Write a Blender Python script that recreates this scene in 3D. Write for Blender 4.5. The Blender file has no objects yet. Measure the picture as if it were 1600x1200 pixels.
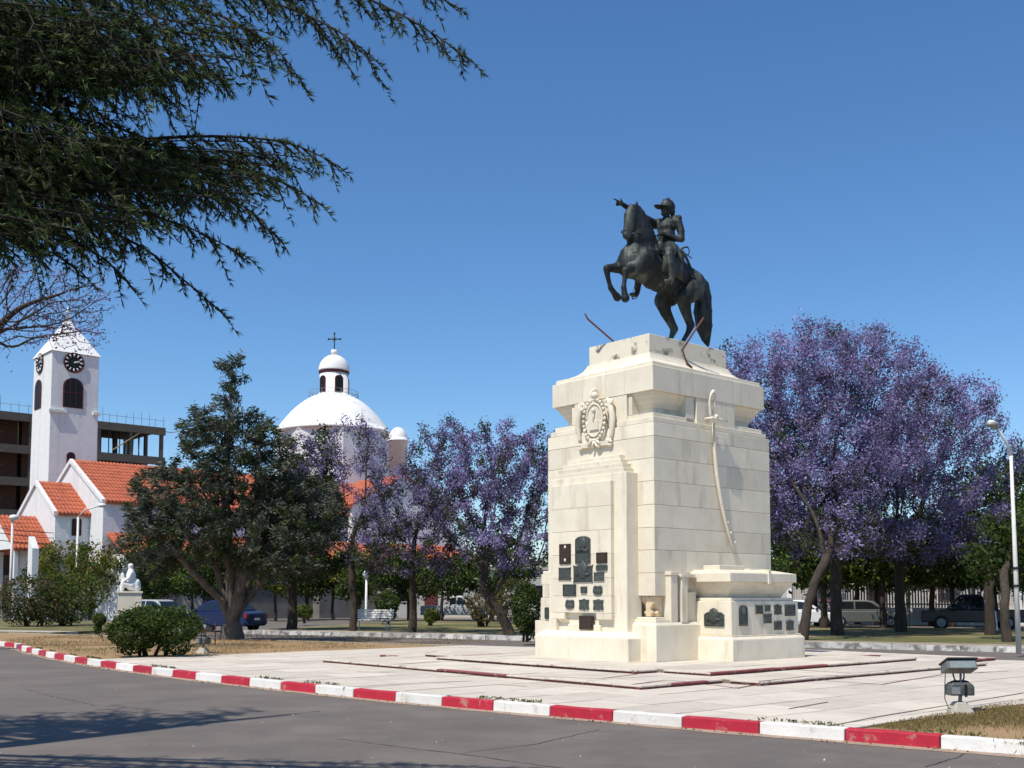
import bpy, bmesh, math, random
import numpy as np
from mathutils import Vector, Matrix

# ------------------------------------------------------------------ camera, sky, sun, exposure
SC = bpy.context.scene
COL = SC.collection
FPX, YH, YP, EYE = 1700.0, 932.0, 818.0, 1.65      # focal length, horizon and principal row (1600x1200 frame), eye height
PITCH = math.atan((YH - YP) / FPX)

cam_data = bpy.data.cameras.new('camera')
cam_data.sensor_fit = 'HORIZONTAL'; cam_data.sensor_width = 36.0
cam_data.lens = FPX / 1600 * 36.0
cam_data.shift_y = (YP - 600) / 1600.0
cam_data.clip_start = 0.05; cam_data.clip_end = 6000
cam = bpy.data.objects.new('camera', cam_data); COL.objects.link(cam)
cam.location = (0, 0, EYE); cam.rotation_euler = (math.pi / 2 + PITCH, 0, 0)
SC.camera = cam
SC.render.resolution_x, SC.render.resolution_y = 1024, 768

SUN_EL, SUN_AZ = math.radians(59), math.radians(-141.5)   # azimuth of the sun measured from +Y (view direction) towards +X
sun_dir = Vector((math.sin(SUN_AZ) * math.cos(SUN_EL), math.cos(SUN_AZ) * math.cos(SUN_EL), math.sin(SUN_EL)))
world = bpy.data.worlds.new('World'); SC.world = world; world.use_nodes = True
wn = world.node_tree
for n in list(wn.nodes): wn.nodes.remove(n)
sky = wn.nodes.new('ShaderNodeTexSky'); sky.sky_type = 'NISHITA'; sky.sun_disc = False
sky.sun_elevation = SUN_EL; sky.sun_rotation = SUN_AZ
sky.altitude = 0; sky.air_density = 1.0; sky.dust_density = 0.2; sky.ozone_density = 6.0
bg = wn.nodes.new('ShaderNodeBackground'); bg.inputs['Strength'].default_value = 0.145
wo = wn.nodes.new('ShaderNodeOutputWorld')
hs0 = wn.nodes.new('ShaderNodeHueSaturation'); hs0.inputs['Saturation'].default_value = 1.14
wn.links.new(sky.outputs[0], hs0.inputs['Color']); wn.links.new(hs0.outputs[0], bg.inputs[0]); wn.links.new(bg.outputs[0], wo.inputs[0])
sd = bpy.data.lights.new('sun', 'SUN'); sd.energy = 5.0; sd.angle = math.radians(0.53); sd.color = (1.0, 0.935, 0.83)
sun = bpy.data.objects.new('sun', sd); COL.objects.link(sun); sun.location = (0, 0, 60)
sun.rotation_euler = (-sun_dir).to_track_quat('-Z', 'Y').to_euler()
SC.view_settings.view_transform = 'Standard'; SC.view_settings.look = 'None'
SC.view_settings.exposure = 0.0; SC.view_settings.gamma = 1.0; SC.view_settings.use_curve_mapping = False
SC.render.engine = 'CYCLES'
SC.cycles.max_bounces = 6; SC.cycles.diffuse_bounces = 3; SC.cycles.transparent_max_bounces = 6
SC.cycles.use_denoising = True

# ------------------------------------------------------------------ survey helpers: sight lines of the photograph met with real planes
CP, SP = math.cos(PITCH), math.sin(PITCH)
def ray(x, y):
    u = (x - 800) / FPX; v = -(y - YP) / FPX
    return Vector((u, CP - v * SP, SP + v * CP))
def G(x, y, z=0.0):
    r = ray(x, y); t = (z - EYE) / r.z
    return Vector((r.x * t, r.y * t, z))
def at(x, y, d):
    r = ray(x, y); t = d / r.y
    return Vector((r.x * t, d, EYE + r.z * t))
TH = math.radians(49.0)
E1 = Vector((math.sin(TH), math.cos(TH), 0)); E2 = Vector((-math.cos(TH), math.sin(TH), 0))
GRID = math.radians(41.0)                       # rotation of the town grid (monument, church)
MC = Vector((3.01, 22.81, 0))                   # near corner of the monument in plan
def on_u(x, y, u):
    """point on the monument plane u = const -> (v, z)"""
    r = ray(x, y); t = (u + MC.dot(E1)) / (r.x * E1.x + r.y * E1.y)
    p = Vector((r.x * t, r.y * t, EYE + r.z * t)); return ((p - MC).dot(E2), p.z)
def on_v(x, y, v):
    r = ray(x, y); t = (v + MC.dot(E2)) / (r.x * E2.x + r.y * E2.y)
    p = Vector((r.x * t, r.y * t, EYE + r.z * t)); return ((p - MC).dot(E1), p.z)

# ------------------------------------------------------------------ materials
MATS = {}
def nt(m): return m.node_tree.nodes, m.node_tree.links
def mat(name, c1, c2=None, rough=0.8, scale=4.0, detail=5.0, bump=0.0, bscale=None, metal=0.0, spec=0.3, obj_rand=0.0,
        stain=None, sscale=1.5, slo=0.5, shi=0.7, streak=False, stretch=None):
    if name in MATS: return MATS[name]
    m = bpy.data.materials.new(name); m.use_nodes = True; N, L = nt(m)
    b = N['Principled BSDF']; b.inputs['Roughness'].default_value = rough; b.inputs['Metallic'].default_value = metal
    b.inputs['Specular IOR Level'].default_value = spec
    tc = N.new('ShaderNodeTexCoord'); vec = tc.outputs['Object']; ovec = vec
    if obj_rand:                                            # copies of one mesh must not share their stains
        o2 = N.new('ShaderNodeObjectInfo'); ml = N.new('ShaderNodeMath'); ml.operation = 'MULTIPLY'; ml.inputs[1].default_value = 57.0; L.new(o2.outputs['Random'], ml.inputs[0])
        av = N.new('ShaderNodeVectorMath'); av.operation = 'ADD'; L.new(vec, av.inputs[0]); L.new(ml.outputs[0], av.inputs[1]); vec = av.outputs[0]; ovec = vec
    if stretch:
        mp = N.new('ShaderNodeMapping'); mp.inputs['Scale'].default_value = stretch; L.new(vec, mp.inputs[0]); vec = mp.outputs[0]
    c2 = c2 or tuple(x * 0.8 for x in c1)
    nz = N.new('ShaderNodeTexNoise'); nz.inputs['Scale'].default_value = scale; nz.inputs['Detail'].default_value = detail
    nz.inputs['Roughness'].default_value = 0.6
    L.new(vec, nz.inputs['Vector'])
    rp = N.new('ShaderNodeValToRGB'); rp.color_ramp.elements[0].position = 0.3; rp.color_ramp.elements[1].position = 0.7
    rp.color_ramp.elements[0].color = (*c2, 1); rp.color_ramp.elements[1].color = (*c1, 1)
    L.new(nz.outputs['Fac'], rp.inputs[0]); col = rp.outputs[0]
    if stain:
        sn = N.new('ShaderNodeTexNoise'); sn.inputs['Scale'].default_value = sscale; sn.inputs['Detail'].default_value = 8; sn.inputs['Roughness'].default_value = 0.65
        sv = ovec
        if streak:
            mp2 = N.new('ShaderNodeMapping'); mp2.inputs['Scale'].default_value = (1.0, 1.0, 0.16); L.new(sv, mp2.inputs[0]); sv = mp2.outputs[0]
        L.new(sv, sn.inputs['Vector'])
        sr = N.new('ShaderNodeValToRGB'); sr.color_ramp.elements[0].position = slo; sr.color_ramp.elements[1].position = shi
        L.new(sn.outputs['Fac'], sr.inputs[0])
        mx = N.new('ShaderNodeMix'); mx.data_type = 'RGBA'; mx.inputs['B'].default_value = (*stain[:3], 1)
        amt = stain[3] if len(stain) > 3 else 1.0
        mu = N.new('ShaderNodeMath'); mu.operation = 'MULTIPLY'; mu.inputs[1].default_value = amt
        L.new(sr.outputs[0], mu.inputs[0]); L.new(mu.outputs[0], mx.inputs['Factor']); L.new(col, mx.inputs['A']); col = mx.outputs['Result']
    if obj_rand:
        oi = N.new('ShaderNodeObjectInfo'); mr = N.new('ShaderNodeMapRange')
        mr.inputs['To Min'].default_value = 1 - obj_rand; mr.inputs['To Max'].default_value = 1 + obj_rand * 0.5
        L.new(oi.outputs['Random'], mr.inputs['Value'])
        hs = N.new('ShaderNodeHueSaturation'); L.new(mr.outputs[0], hs.inputs['Value']); L.new(col, hs.inputs['Color']); col = hs.outputs[0]
    L.new(col, b.inputs['Base Color'])
    if bump:
        bn = N.new('ShaderNodeTexNoise'); bn.inputs['Scale'].default_value = bscale or scale * 6; bn.inputs['Detail'].default_value = 6
        L.new(vec, bn.inputs['Vector'])
        bp = N.new('ShaderNodeBump'); bp.inputs['Strength'].default_value = bump; bp.inputs['Distance'].default_value = 0.02
        L.new(bn.outputs['Fac'], bp.inputs['Height']); L.new(bp.outputs[0], b.inputs['Normal'])
    MATS[name] = m; return m

def leaf_mat(name, c_dark, c_light, trans=0.3, rough=0.6):
    """tone attribute (random per leaf) picks a colour; part of the light passes through"""
    m = bpy.data.materials.new(name); m.use_nodes = True; N, L = nt(m)
    b = N['Principled BSDF']; b.inputs['Roughness'].default_value = rough; b.inputs['Specular IOR Level'].default_value = 0.2
    a = N.new('ShaderNodeAttribute'); a.attribute_name = 'tone'
    rp = N.new('ShaderNodeValToRGB'); rp.color_ramp.elements[0].color = (*c_dark, 1); rp.color_ramp.elements[1].color = (*c_light, 1)
    L.new(a.outputs['Fac'], rp.inputs[0]); L.new(rp.outputs[0], b.inputs['Base Color'])
    t = N.new('ShaderNodeBsdfTranslucent'); L.new(rp.outputs[0], t.inputs['Color'])
    mx = N.new('ShaderNodeMixShader'); mx.inputs[0].default_value = trans
    L.new(b.outputs[0], mx.inputs[1]); L.new(t.outputs[0], mx.inputs[2]); L.new(mx.outputs[0], N['Material Output'].inputs[0])
    MATS[name] = m; return m

def glass_mat(name, c, rough=0.08):
    m = mat(name, c, c, rough=rough, spec=0.8); return m

asphalt = mat('asphalt', (0.150, 0.129, 0.113), (0.122, 0.105, 0.093), rough=0.9, scale=1.4, detail=9, bump=0.5, bscale=60, stain=(0.21, 0.18, 0.15, 0.7), sscale=0.6, slo=0.45, shi=0.75)
earth = mat('earth', (0.16, 0.13, 0.07), (0.09, 0.10, 0.045), rough=1, scale=0.4)
stone = mat('cream_stone', (0.80, 0.73, 0.585), (0.70, 0.63, 0.495), rough=0.85, scale=2.3, bump=0.18, bscale=24, obj_rand=0.11, stain=(0.30, 0.245, 0.175, 0.72), sscale=2.8, slo=0.54, shi=0.82, streak=True)
stone_dirty = mat('lichen_stone', (0.78, 0.71, 0.57), (0.70, 0.63, 0.50), rough=0.9, scale=2, bump=0.2, bscale=25, stain=(0.10, 0.085, 0.06, 0.9), sscale=2.6, slo=0.54, shi=0.66)
stone_brown = mat('weathered_brown_stone', (0.55, 0.43, 0.27), (0.70, 0.60, 0.44), rough=0.9, scale=5, bump=0.3, bscale=22, stain=(0.25, 0.14, 0.07, 0.8), sscale=4, slo=0.55, shi=0.7)
joint = mat('dark_joint', (0.30, 0.25, 0.18), (0.42, 0.36, 0.27), rough=1, scale=7)
paving = mat('pale_paving', (0.62, 0.555, 0.465), (0.54, 0.48, 0.40), rough=0.9, scale=2.2, bump=0.15, bscale=30, obj_rand=0.14, stain=(0.36, 0.32, 0.27, 0.6), sscale=1.4, slo=0.52, shi=0.78)
paving_gap = mat('paving_gap', (0.24, 0.20, 0.15), (0.15, 0.125, 0.09), rough=1, scale=6)
red_brick = mat('worn_red_edging', (0.13, 0.035, 0.042), (0.22, 0.09, 0.085), rough=0.85, scale=5, bump=0.3, bscale=18, stain=(0.55, 0.48, 0.42, 0.8), sscale=5, slo=0.58, shi=0.66)
pale_edge = mat('worn_pale_edging', (0.66, 0.59, 0.50), (0.50, 0.43, 0.36), rough=0.9, scale=5, bump=0.3, bscale=16, stain=(0.16, 0.09, 0.08, 0.8), sscale=4, slo=0.57, shi=0.66)
red_line = mat('red_line_paint', (0.27, 0.06, 0.065), (0.22, 0.09, 0.085), rough=0.8, scale=8, stain=(0.6, 0.53, 0.45, 0.9), sscale=6, slo=0.58, shi=0.66)
kerb_red = mat('kerb_red_paint', (0.50, 0.024, 0.048), (0.42, 0.022, 0.042), rough=0.6, scale=5, bump=0.25, bscale=22, obj_rand=0.15, stain=(0.40, 0.27, 0.22, 0.85), sscale=5.0, slo=0.58, shi=0.68)
kerb_white = mat('kerb_white_paint', (0.78, 0.77, 0.73), (0.70, 0.68, 0.63), rough=0.65, scale=4, bump=0.25, bscale=22, obj_rand=0.10, stain=(0.40, 0.34, 0.28, 0.8), sscale=5.0, slo=0.56, shi=0.72)
park_kerb_m = mat('park_kerb_limewash', (0.66, 0.64, 0.60), (0.50, 0.48, 0.45), rough=0.9, scale=3, bump=0.3, bscale=14, obj_rand=0.3, stain=(0.13, 0.12, 0.11, 0.85), sscale=3.2, slo=0.47, shi=0.6)
sand = mat('gutter_sand', (0.40, 0.29, 0.21), (0.26, 0.20, 0.16), rough=1, scale=6)
dry_grass = mat('dry_lawn', (0.37, 0.235, 0.125), (0.29, 0.195, 0.095), rough=1, scale=1.1, bump=0.6, bscale=40, stain=(0.16, 0.15, 0.055, 0.8), sscale=0.55, slo=0.5, shi=0.72)
park_grass = mat('park_lawn', (0.15, 0.135, 0.048), (0.075, 0.09, 0.028), rough=1, scale=0.5, bump=0.6, bscale=25, stain=(0.26, 0.20, 0.11, 0.8), sscale=0.3, slo=0.48, shi=0.6)
concrete = mat('concrete', (0.45, 0.41, 0.35), (0.36, 0.33, 0.28), rough=0.95, scale=3, bump=0.2)
bronze = mat('dark_bronze', (0.012, 0.014, 0.015), (0.022, 0.026, 0.026), rough=0.6, scale=3.5, bump=0.25, bscale=16, metal=0.25, spec=0.4, stain=(0.13, 0.15, 0.125, 0.85), sscale=3.2, slo=0.48, shi=0.70, streak=True)
plaque_m = mat('green_bronze_plaque', (0.115, 0.13, 0.118), (0.055, 0.064, 0.062), rough=0.5, scale=14, bump=0.9, bscale=26, metal=0.3, spec=0.4, obj_rand=0.3)
plaque_brown = mat('brown_bronze_plaque', (0.085, 0.055, 0.035), (0.05, 0.035, 0.028), rough=0.5, scale=12, bump=0.8, bscale=26, metal=0.3, spec=0.4, obj_rand=0.2)
rust = mat('rusty_iron', (0.16, 0.055, 0.035), (0.10, 0.045, 0.04), rough=0.8, scale=8, bump=0.2)
white_wall = mat('whitewash', (0.80, 0.79, 0.77), (0.72, 0.71, 0.69), rough=0.9, scale=2, bump=1.0, bscale=11, stain=(0.46, 0.43, 0.40, 0.6), sscale=0.9, slo=0.5, shi=0.8, streak=True)
dome_m = mat('dome_whitewash', (0.80, 0.79, 0.77), (0.74, 0.72, 0.69), rough=0.9, scale=1.6, bump=0.4, bscale=8, stain=(0.46, 0.42, 0.37, 0.5), sscale=1.2, slo=0.56, shi=0.72)
roof_m = mat('terracotta_tile', (0.55, 0.155, 0.08), (0.42, 0.11, 0.058), rough=0.85, scale=6, bump=0.2, stain=(0.25, 0.075, 0.045, 0.75), sscale=1.3, slo=0.48, shi=0.68)
maroon = mat('maroon_trim', (0.12, 0.03, 0.028), (0.09, 0.022, 0.022), rough=0.7)
dark_glass = mat('dark_window', (0.012, 0.011, 0.012), rough=0.4, spec=0.25)
black_m = mat('black_paint', (0.015, 0.015, 0.017), rough=0.5)
white_paint = mat('white_paint', (0.78, 0.78, 0.76), (0.68, 0.68, 0.66), rough=0.55, scale=5)
grey_metal = mat('grey_metal', (0.33, 0.34, 0.34), (0.24, 0.25, 0.25), rough=0.5, metal=0.3, scale=6, bump=0.05)
pole_m = mat('painted_pole', (0.76, 0.73, 0.68), (0.62, 0.60, 0.56), rough=0.7, scale=5)
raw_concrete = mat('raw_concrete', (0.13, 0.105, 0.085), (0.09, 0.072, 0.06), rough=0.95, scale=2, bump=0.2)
formwork = mat('formwork_timber', (0.42, 0.29, 0.16), (0.30, 0.20, 0.12), rough=0.9, scale=4)
block_wall = mat('hollow_brick', (0.17, 0.085, 0.06), (0.12, 0.065, 0.05), rough=0.95, scale=5)
bark = mat('bark', (0.075, 0.058, 0.043), (0.035, 0.028, 0.022), rough=1, scale=8, bump=0.8, bscale=14, stretch=(1, 1, 0.3))
bark_pale = mat('pale_bark', (0.17, 0.14, 0.115), (0.06, 0.05, 0.04), rough=1, scale=6, bump=0.8, bscale=14, stretch=(1, 1, 0.35))
cedar_bark = mat('cedar_bark', (0.05, 0.04, 0.032), (0.025, 0.02, 0.016), rough=1, scale=14, bump=0.8, bscale=30)
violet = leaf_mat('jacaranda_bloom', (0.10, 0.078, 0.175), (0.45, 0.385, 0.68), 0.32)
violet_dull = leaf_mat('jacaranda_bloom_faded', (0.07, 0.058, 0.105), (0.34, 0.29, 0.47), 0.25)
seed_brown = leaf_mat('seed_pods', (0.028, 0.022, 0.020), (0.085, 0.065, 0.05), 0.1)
leaf_dark = leaf_mat('leaf_dark', (0.018, 0.032, 0.010), (0.075, 0.105, 0.028), 0.3)
leaf_mid = leaf_mat('leaf_mid', (0.035, 0.065, 0.012), (0.12, 0.18, 0.03), 0.35)
leaf_yellow = leaf_mat('leaf_yellow', (0.07, 0.085, 0.014), (0.27, 0.25, 0.035), 0.4)
leaf_conifer = leaf_mat('leaf_conifer', (0.026, 0.034, 0.024), (0.14, 0.155, 0.11), 0.12)
leaf_red = leaf_mat('leaf_reddish', (0.05, 0.04, 0.018), (0.20, 0.12, 0.065), 0.3)
needle = leaf_mat('cedar_needle', (0.010, 0.020, 0.009), (0.095, 0.145, 0.036), 0.15)
grass_blade = leaf_mat('grass_blade', (0.16, 0.115, 0.045), (0.38, 0.26, 0.125), 0.3)
grass_green = leaf_mat('grass_blade_green', (0.10, 0.11, 0.03), (0.27, 0.24, 0.09), 0.3)

# ------------------------------------------------------------------ mesh helpers
class MB:
    """collects shapes and links them as one mesh object"""
    def __init__(s): s.v = []; s.f = []; s.m = []; s.cur = 0; s.smooth = []
    def _add(s, vs, fs, smooth=False):
        o = len(s.v); s.v += [tuple(p) for p in vs]
        for f in fs: s.f.append(tuple(i + o for i in f)); s.m.append(s.cur); s.smooth.append(smooth)
        return s
    def box(s, x0, x1, y0, y1, z0, z1):
        vs = [(x, y, z) for z in (z0, z1) for y in (y0, y1) for x in (x0, x1)]
        return s._add(vs, [(0, 2, 3, 1), (4, 5, 7, 6), (0, 1, 5, 4), (2, 6, 7, 3), (0, 4, 6, 2), (1, 3, 7, 5)])
    def frustum(s, r0, z0, r1, z1):
        """rect r=(x0,x1,y0,y1) at z0 to another rect at z1"""
        vs = [(x, y, z0) for y in r0[2:] for x in r0[:2]] + [(x, y, z1) for y in r1[2:] for x in r1[:2]]
        return s._add(vs, [(0, 2, 3, 1), (4, 5, 7, 6), (0, 1, 5, 4), (2, 6, 7, 3), (0, 4, 6, 2), (1, 3, 7, 5)])
    def prism(s, poly, z0, z1):
        n = len(poly); vs = [(p[0], p[1], z0) for p in poly] + [(p[0], p[1], z1) for p in poly]
        fs = [tuple(range(n - 1, -1, -1)), tuple(range(n, 2 * n))] + [(i, (i + 1) % n, n + (i + 1) % n, n + i) for i in range(n)]
        return s._add(vs, fs)
    def extr(s, poly, axis, a0, a1, smooth=False):
        """2-D polygon extruded along axis 'x' (poly = y,z) or 'y' (poly = x,z)"""
        n = len(poly)
        mk = (lambda p, a: (a, p[0], p[1])) if axis == 'x' else (lambda p, a: (p[0], a, p[1]))
        vs = [mk(p, a0) for p in poly] + [mk(p, a1) for p in poly]
        s._add(vs, [tuple(range(n)), tuple(range(2 * n - 1, n - 1, -1))])
        o = len(s.v) - 2 * n
        for i in range(n):
            s.f.append((o + i, o + n + i, o + n + (i + 1) % n, o + (i + 1) % n)); s.m.append(s.cur); s.smooth.append(smooth)
        return s
    def tube(s, pts, radii, k=8, cap=True):
        pts = [Vector(p) for p in pts]; n = len(pts)
        if not hasattr(radii, '__len__'): radii = [radii] * n
        o = len(s.v); up = Vector((0.13, 0.31, 0.94))
        for i, p in enumerate(pts):
            d = (pts[min(i + 1, n - 1)] - pts[max(i - 1, 0)]).normalized()
            a = d.cross(up)
            if a.length < 1e-3: a = d.cross(Vector((1, 0, 0)))
            a.normalize(); b = d.cross(a)
            for j in range(k):
                t = 2 * math.pi * j / k; s.v.append(tuple(p + (a * math.cos(t) + b * math.sin(t)) * radii[i]))
        for i in range(n - 1):
            for j in range(k):
                s.f.append((o + i * k + j, o + i * k + (j + 1) % k, o + (i + 1) * k + (j + 1) % k, o + (i + 1) * k + j)); s.m.append(s.cur); s.smooth.append(True)
        if cap:
            s.f.append(tuple(o + j for j in range(k - 1, -1, -1))); s.m.append(s.cur); s.smooth.append(False)
            s.f.append(tuple(o + (n - 1) * k + j for j in range(k))); s.m.append(s.cur); s.smooth.append(False)
        return s
    def lathe(s, prof, c=(0, 0, 0), k=24, smooth=True):
        o = len(s.v)
        for r, z in prof:
            for j in range(k):
                t = 2 * math.pi * j / k; s.v.append((c[0] + r * math.cos(t), c[1] + r * math.sin(t), c[2] + z))
        for i in range(len(prof) - 1):
            for j in range(k):
                s.f.append((o + i * k + j, o + i * k + (j + 1) % k, o + (i + 1) * k + (j + 1) % k, o + (i + 1) * k + j)); s.m.append(s.cur); s.smooth.append(smooth)
        s.f.append(tuple(o + j for j in range(k - 1, -1, -1))); s.m.append(s.cur); s.smooth.append(False)
        o2 = o + (len(prof) - 1) * k
        s.f.append(tuple(o2 + j for j in range(k))); s.m.append(s.cur); s.smooth.append(False)
        return s
    def ball(s, c, r, k=10, sx=1, sy=1, sz=1):
        n = k // 2; o = len(s.v)
        for i in range(n + 1):
            ph = math.pi * i / n
            for j in range(k):
                t = 2 * math.pi * j / k
                s.v.append((c[0] + r * sx * math.sin(ph) * math.cos(t), c[1] + r * sy * math.sin(ph) * math.sin(t), c[2] + r * sz * math.cos(ph)))
        for i in range(n):
            for j in range(k):
                s.f.append((o + i * k + j, o + (i + 1) * k + j, o + (i + 1) * k + (j + 1) % k, o + i * k + (j + 1) % k)); s.m.append(s.cur); s.smooth.append(True)
        return s
    def mesh(s, name):
        me = bpy.data.meshes.new(name); me.from_pydata(s.v, [], s.f); me.validate()
        if len(me.polygons) == len(s.m):
            me.polygons.foreach_set('material_index', s.m); me.polygons.foreach_set('use_smooth', s.smooth)
        me.update()
        return me
    def build(s, name, mats, parent=None, bevel=0.0, fix=True):
        me = s.mesh(name)
        if fix:
            bm = bmesh.new(); bm.from_mesh(me)
            if s.f: bmesh.ops.recalc_face_normals(bm, faces=bm.faces)
            bm.to_mesh(me); bm.free()
        return link(name, me, mats, parent, bevel)

def link(name, me, mats, parent=None, bevel=0.0):
    o = bpy.data.objects.new(name, me); COL.objects.link(o)
    for m in (mats if isinstance(mats, (list, tuple)) else [mats]):
        if len(me.materials) < 16 and m.name not in [x.name for x in me.materials if x]: me.materials.append(m)
    if parent: o.parent = parent
    if bevel:
        b = o.modifiers.new('bevel', 'BEVEL'); b.width = bevel; b.segments = 2; b.limit_method = 'ANGLE'; b.angle_limit = math.radians(40)
    return o
def tag(o, label, cat, group=None, kind=None):
    o['label'] = label
    if cat: o['category'] = cat
    if group: o['group'] = group
    if kind: o['kind'] = kind
    return o
def thing(name, label, cat, loc=(0, 0, 0), rz=0.0, group=None):
    o = bpy.data.objects.new(name, None); COL.objects.link(o); o.empty_display_size = 0.2
    o.location = loc; o.rotation_euler = (0, 0, rz); return tag(o, label, cat, group)
def struct(o): o['kind'] = 'structure'; return o
def stuff(o): o['kind'] = 'stuff'; return o
def copy_tree(o, parent=None):
    c = o.copy(); COL.objects.link(c); c.parent = parent
    for ch in o.children: copy_tree(ch, c)
    return c
def clip(poly, n, c):
    """keep the part of a 2-D polygon where n.p <= c"""
    out = []
    for i in range(len(poly)):
        a, b = poly[i], poly[(i + 1) % len(poly)]
        da, db = n[0] * a[0] + n[1] * a[1] - c, n[0] * b[0] + n[1] * b[1] - c
        if da <= 0: out.append(a)
        if (da < 0 < db) or (db < 0 < da):
            t = da / (da - db); out.append((a[0] + (b[0] - a[0]) * t, a[1] + (b[1] - a[1]) * t))
    return out
def clip_to(poly, conv):
    """clip to a convex counter-clockwise polygon"""
    for i in range(len(conv)):
        a, b = conv[i], conv[(i + 1) % len(conv)]
        n = (b[1] - a[1], -(b[0] - a[0])); poly = clip(poly, n, n[0] * a[0] + n[1] * a[1])
        if len(poly) < 3: return []
    return poly
def area(p): return 0.5 * sum(p[i][0] * p[(i + 1) % len(p)][1] - p[(i + 1) % len(p)][0] * p[i][1] for i in range(len(p)))

def leaf_cloud(name, cen, size, mats, parent=None, midx=None, aspect=0.55, up=0.0, seed=0, axis=None, tone=None):
    """many small leaf-shaped faces: cen (N,3), size (N,)"""
    rng = np.random.default_rng(seed); n = len(cen)
    a = rng.normal(size=(n, 3)) if axis is None else axis + rng.normal(size=(n, 3)) * 0.35
    a[:, 2] += up; a /= np.linalg.norm(a, axis=1)[:, None] + 1e-9
    b = np.cross(a, rng.normal(size=(n, 3))); b /= np.linalg.norm(b, axis=1)[:, None] + 1e-9
    s = np.asarray(size)[:, None]; cen = np.asarray(cen)
    v = np.stack([cen - a * s * 0.5, cen + b * s * 0.5 * aspect + a * s * 0.06, cen + a * s * 0.5, cen - b * s * 0.5 * aspect + a * s * 0.06], 1).reshape(-1, 3)
    me = bpy.data.meshes.new(name); me.vertices.add(4 * n); me.vertices.foreach_set('co', v.astype(np.float32).ravel())
    me.loops.add(4 * n); me.loops.foreach_set('vertex_index', np.arange(4 * n, dtype=np.int32))
    me.polygons.add(n); me.polygons.foreach_set('loop_start', np.arange(0, 4 * n, 4, dtype=np.int32))
    if midx is not None: me.polygons.foreach_set('material_index', np.asarray(midx, dtype=np.int32))
    if tone is None: tone = rng.random(n)
    at_ = me.attributes.new('tone', 'FLOAT', 'POINT'); at_.data.foreach_set('value', np.repeat(tone, 4).astype(np.float32))
    me.update(); me.validate()
    return link(name, me, mats, parent)

# ------------------------------------------------------------------ ground, roads, roundabout island
rnd = random.Random(7)
ground = struct(MB()._add([(-900, -200, -0.03), (900, -200, -0.03), (900, 2500, -0.03), (-900, 2500, -0.03)], [(0, 1, 2, 3)]).build('ground', earth))
road = struct(MB()._add([(-90, -30, 0), (90, -30, 0), (110, 130, 0), (-110, 130, 0)], [(0, 1, 2, 3)]).build('road', asphalt))

AC, AR = (47.566, 70.730), 72.842            # circle of the front kerb
A0 = math.atan2(35.11 - AC[1], -16.19 - AC[0])
def arc(a, r=AR):
    s_ = (a - A0) * AR                              # beyond the first measured block the kerb runs on straight
    if s_ >= 0: return (AC[0] + r * math.cos(a), AC[1] + r * math.sin(a))
    return (AC[0] + AR * math.cos(A0) - .66 * -s_ + (AR - r) * .75, AC[1] + AR * math.sin(A0) + .75 * -s_ + (AR - r) * .66)
A1 = math.atan2(12.05 - AC[1], 4.74 - AC[0])
DA = (A1 - A0) / 30.0
BK = Vector((-11.3, 48.0)); BD = Vector((0.8565, -0.5161)); BN = Vector((0.5161, 0.8565))   # park kerb line, its direction and its normal away from us
back_c = BN.dot(BK) - 7.0                    # island back edge, seven metres nearer than the park kerb
def island_poly(inset, back_in=0.0):
    poly = [arc(A0 + DA * i, AR - inset) for i in range(-16, 62)]
    poly.append((90, 60)); poly.append((-30, 90))
    return clip(clip(poly, (BN.x, BN.y), back_c - back_in), (1, 0), 40)
isl = island_poly(0.10, 0.1)
struct(MB().prism(isl, -0.02, 0.125).build('island_lawn', dry_grass))

kerb = bpy.data.objects.new('kerb', None); COL.objects.link(kerb); struct(kerb)
kerb['label'] = 'low kerb of alternating red and white painted blocks along the road'
SEG = AR * abs(DA)
def block_mesh(name, L, seed, h=0.15, w=0.16):
    r = random.Random(seed); bm = bmesh.new(); bmesh.ops.create_cube(bm, size=1)
    bmesh.ops.subdivide_edges(bm, edges=[e for e in bm.edges if abs(e.verts[0].co.x - e.verts[1].co.x) > .5], cuts=5)
    for v in bm.verts:
        v.co.x *= L - 0.012; v.co.y *= w; v.co.z = (v.co.z + .5) * h - (0.03 if v.co.z < 0 else 0)
        if v.co.z > 0: v.co.z += r.uniform(-.004, .004); v.co.y += r.uniform(-.005, .005) + (0.012 if v.co.y < 0 else 0)
    bmesh.ops.recalc_face_normals(bm, faces=bm.faces)
    me = bpy.data.meshes.new(name); bm.to_mesh(me); bm.free(); return me
kmesh = {(c, k): block_mesh('kerb_block', SEG, 10 * k + c) for c in (0, 1) for k in range(4)}
for i in range(-14, 58):
    a = A0 + DA * (i + 0.5); c = i % 2         # even: white, odd: red
    p = arc(a, AR - 0.08)
    o = bpy.data.objects.new('kerb_block', kmesh[(c, rnd.randrange(4))]); COL.objects.link(o); o.parent = kerb
    if not o.data.materials: o.data.materials.append(kerb_red if c else kerb_white)
    o.location = (p[0], p[1], rnd.uniform(-.004, .004)); o.rotation_euler = (rnd.uniform(-.012, .012), 0, a + math.pi / 2 if i >= 0 else math.atan2(-.75, .66))
    b = o.modifiers.new('bevel', 'BEVEL'); b.width = 0.014; b.segments = 2; b.limit_method = 'ANGLE'
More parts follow.
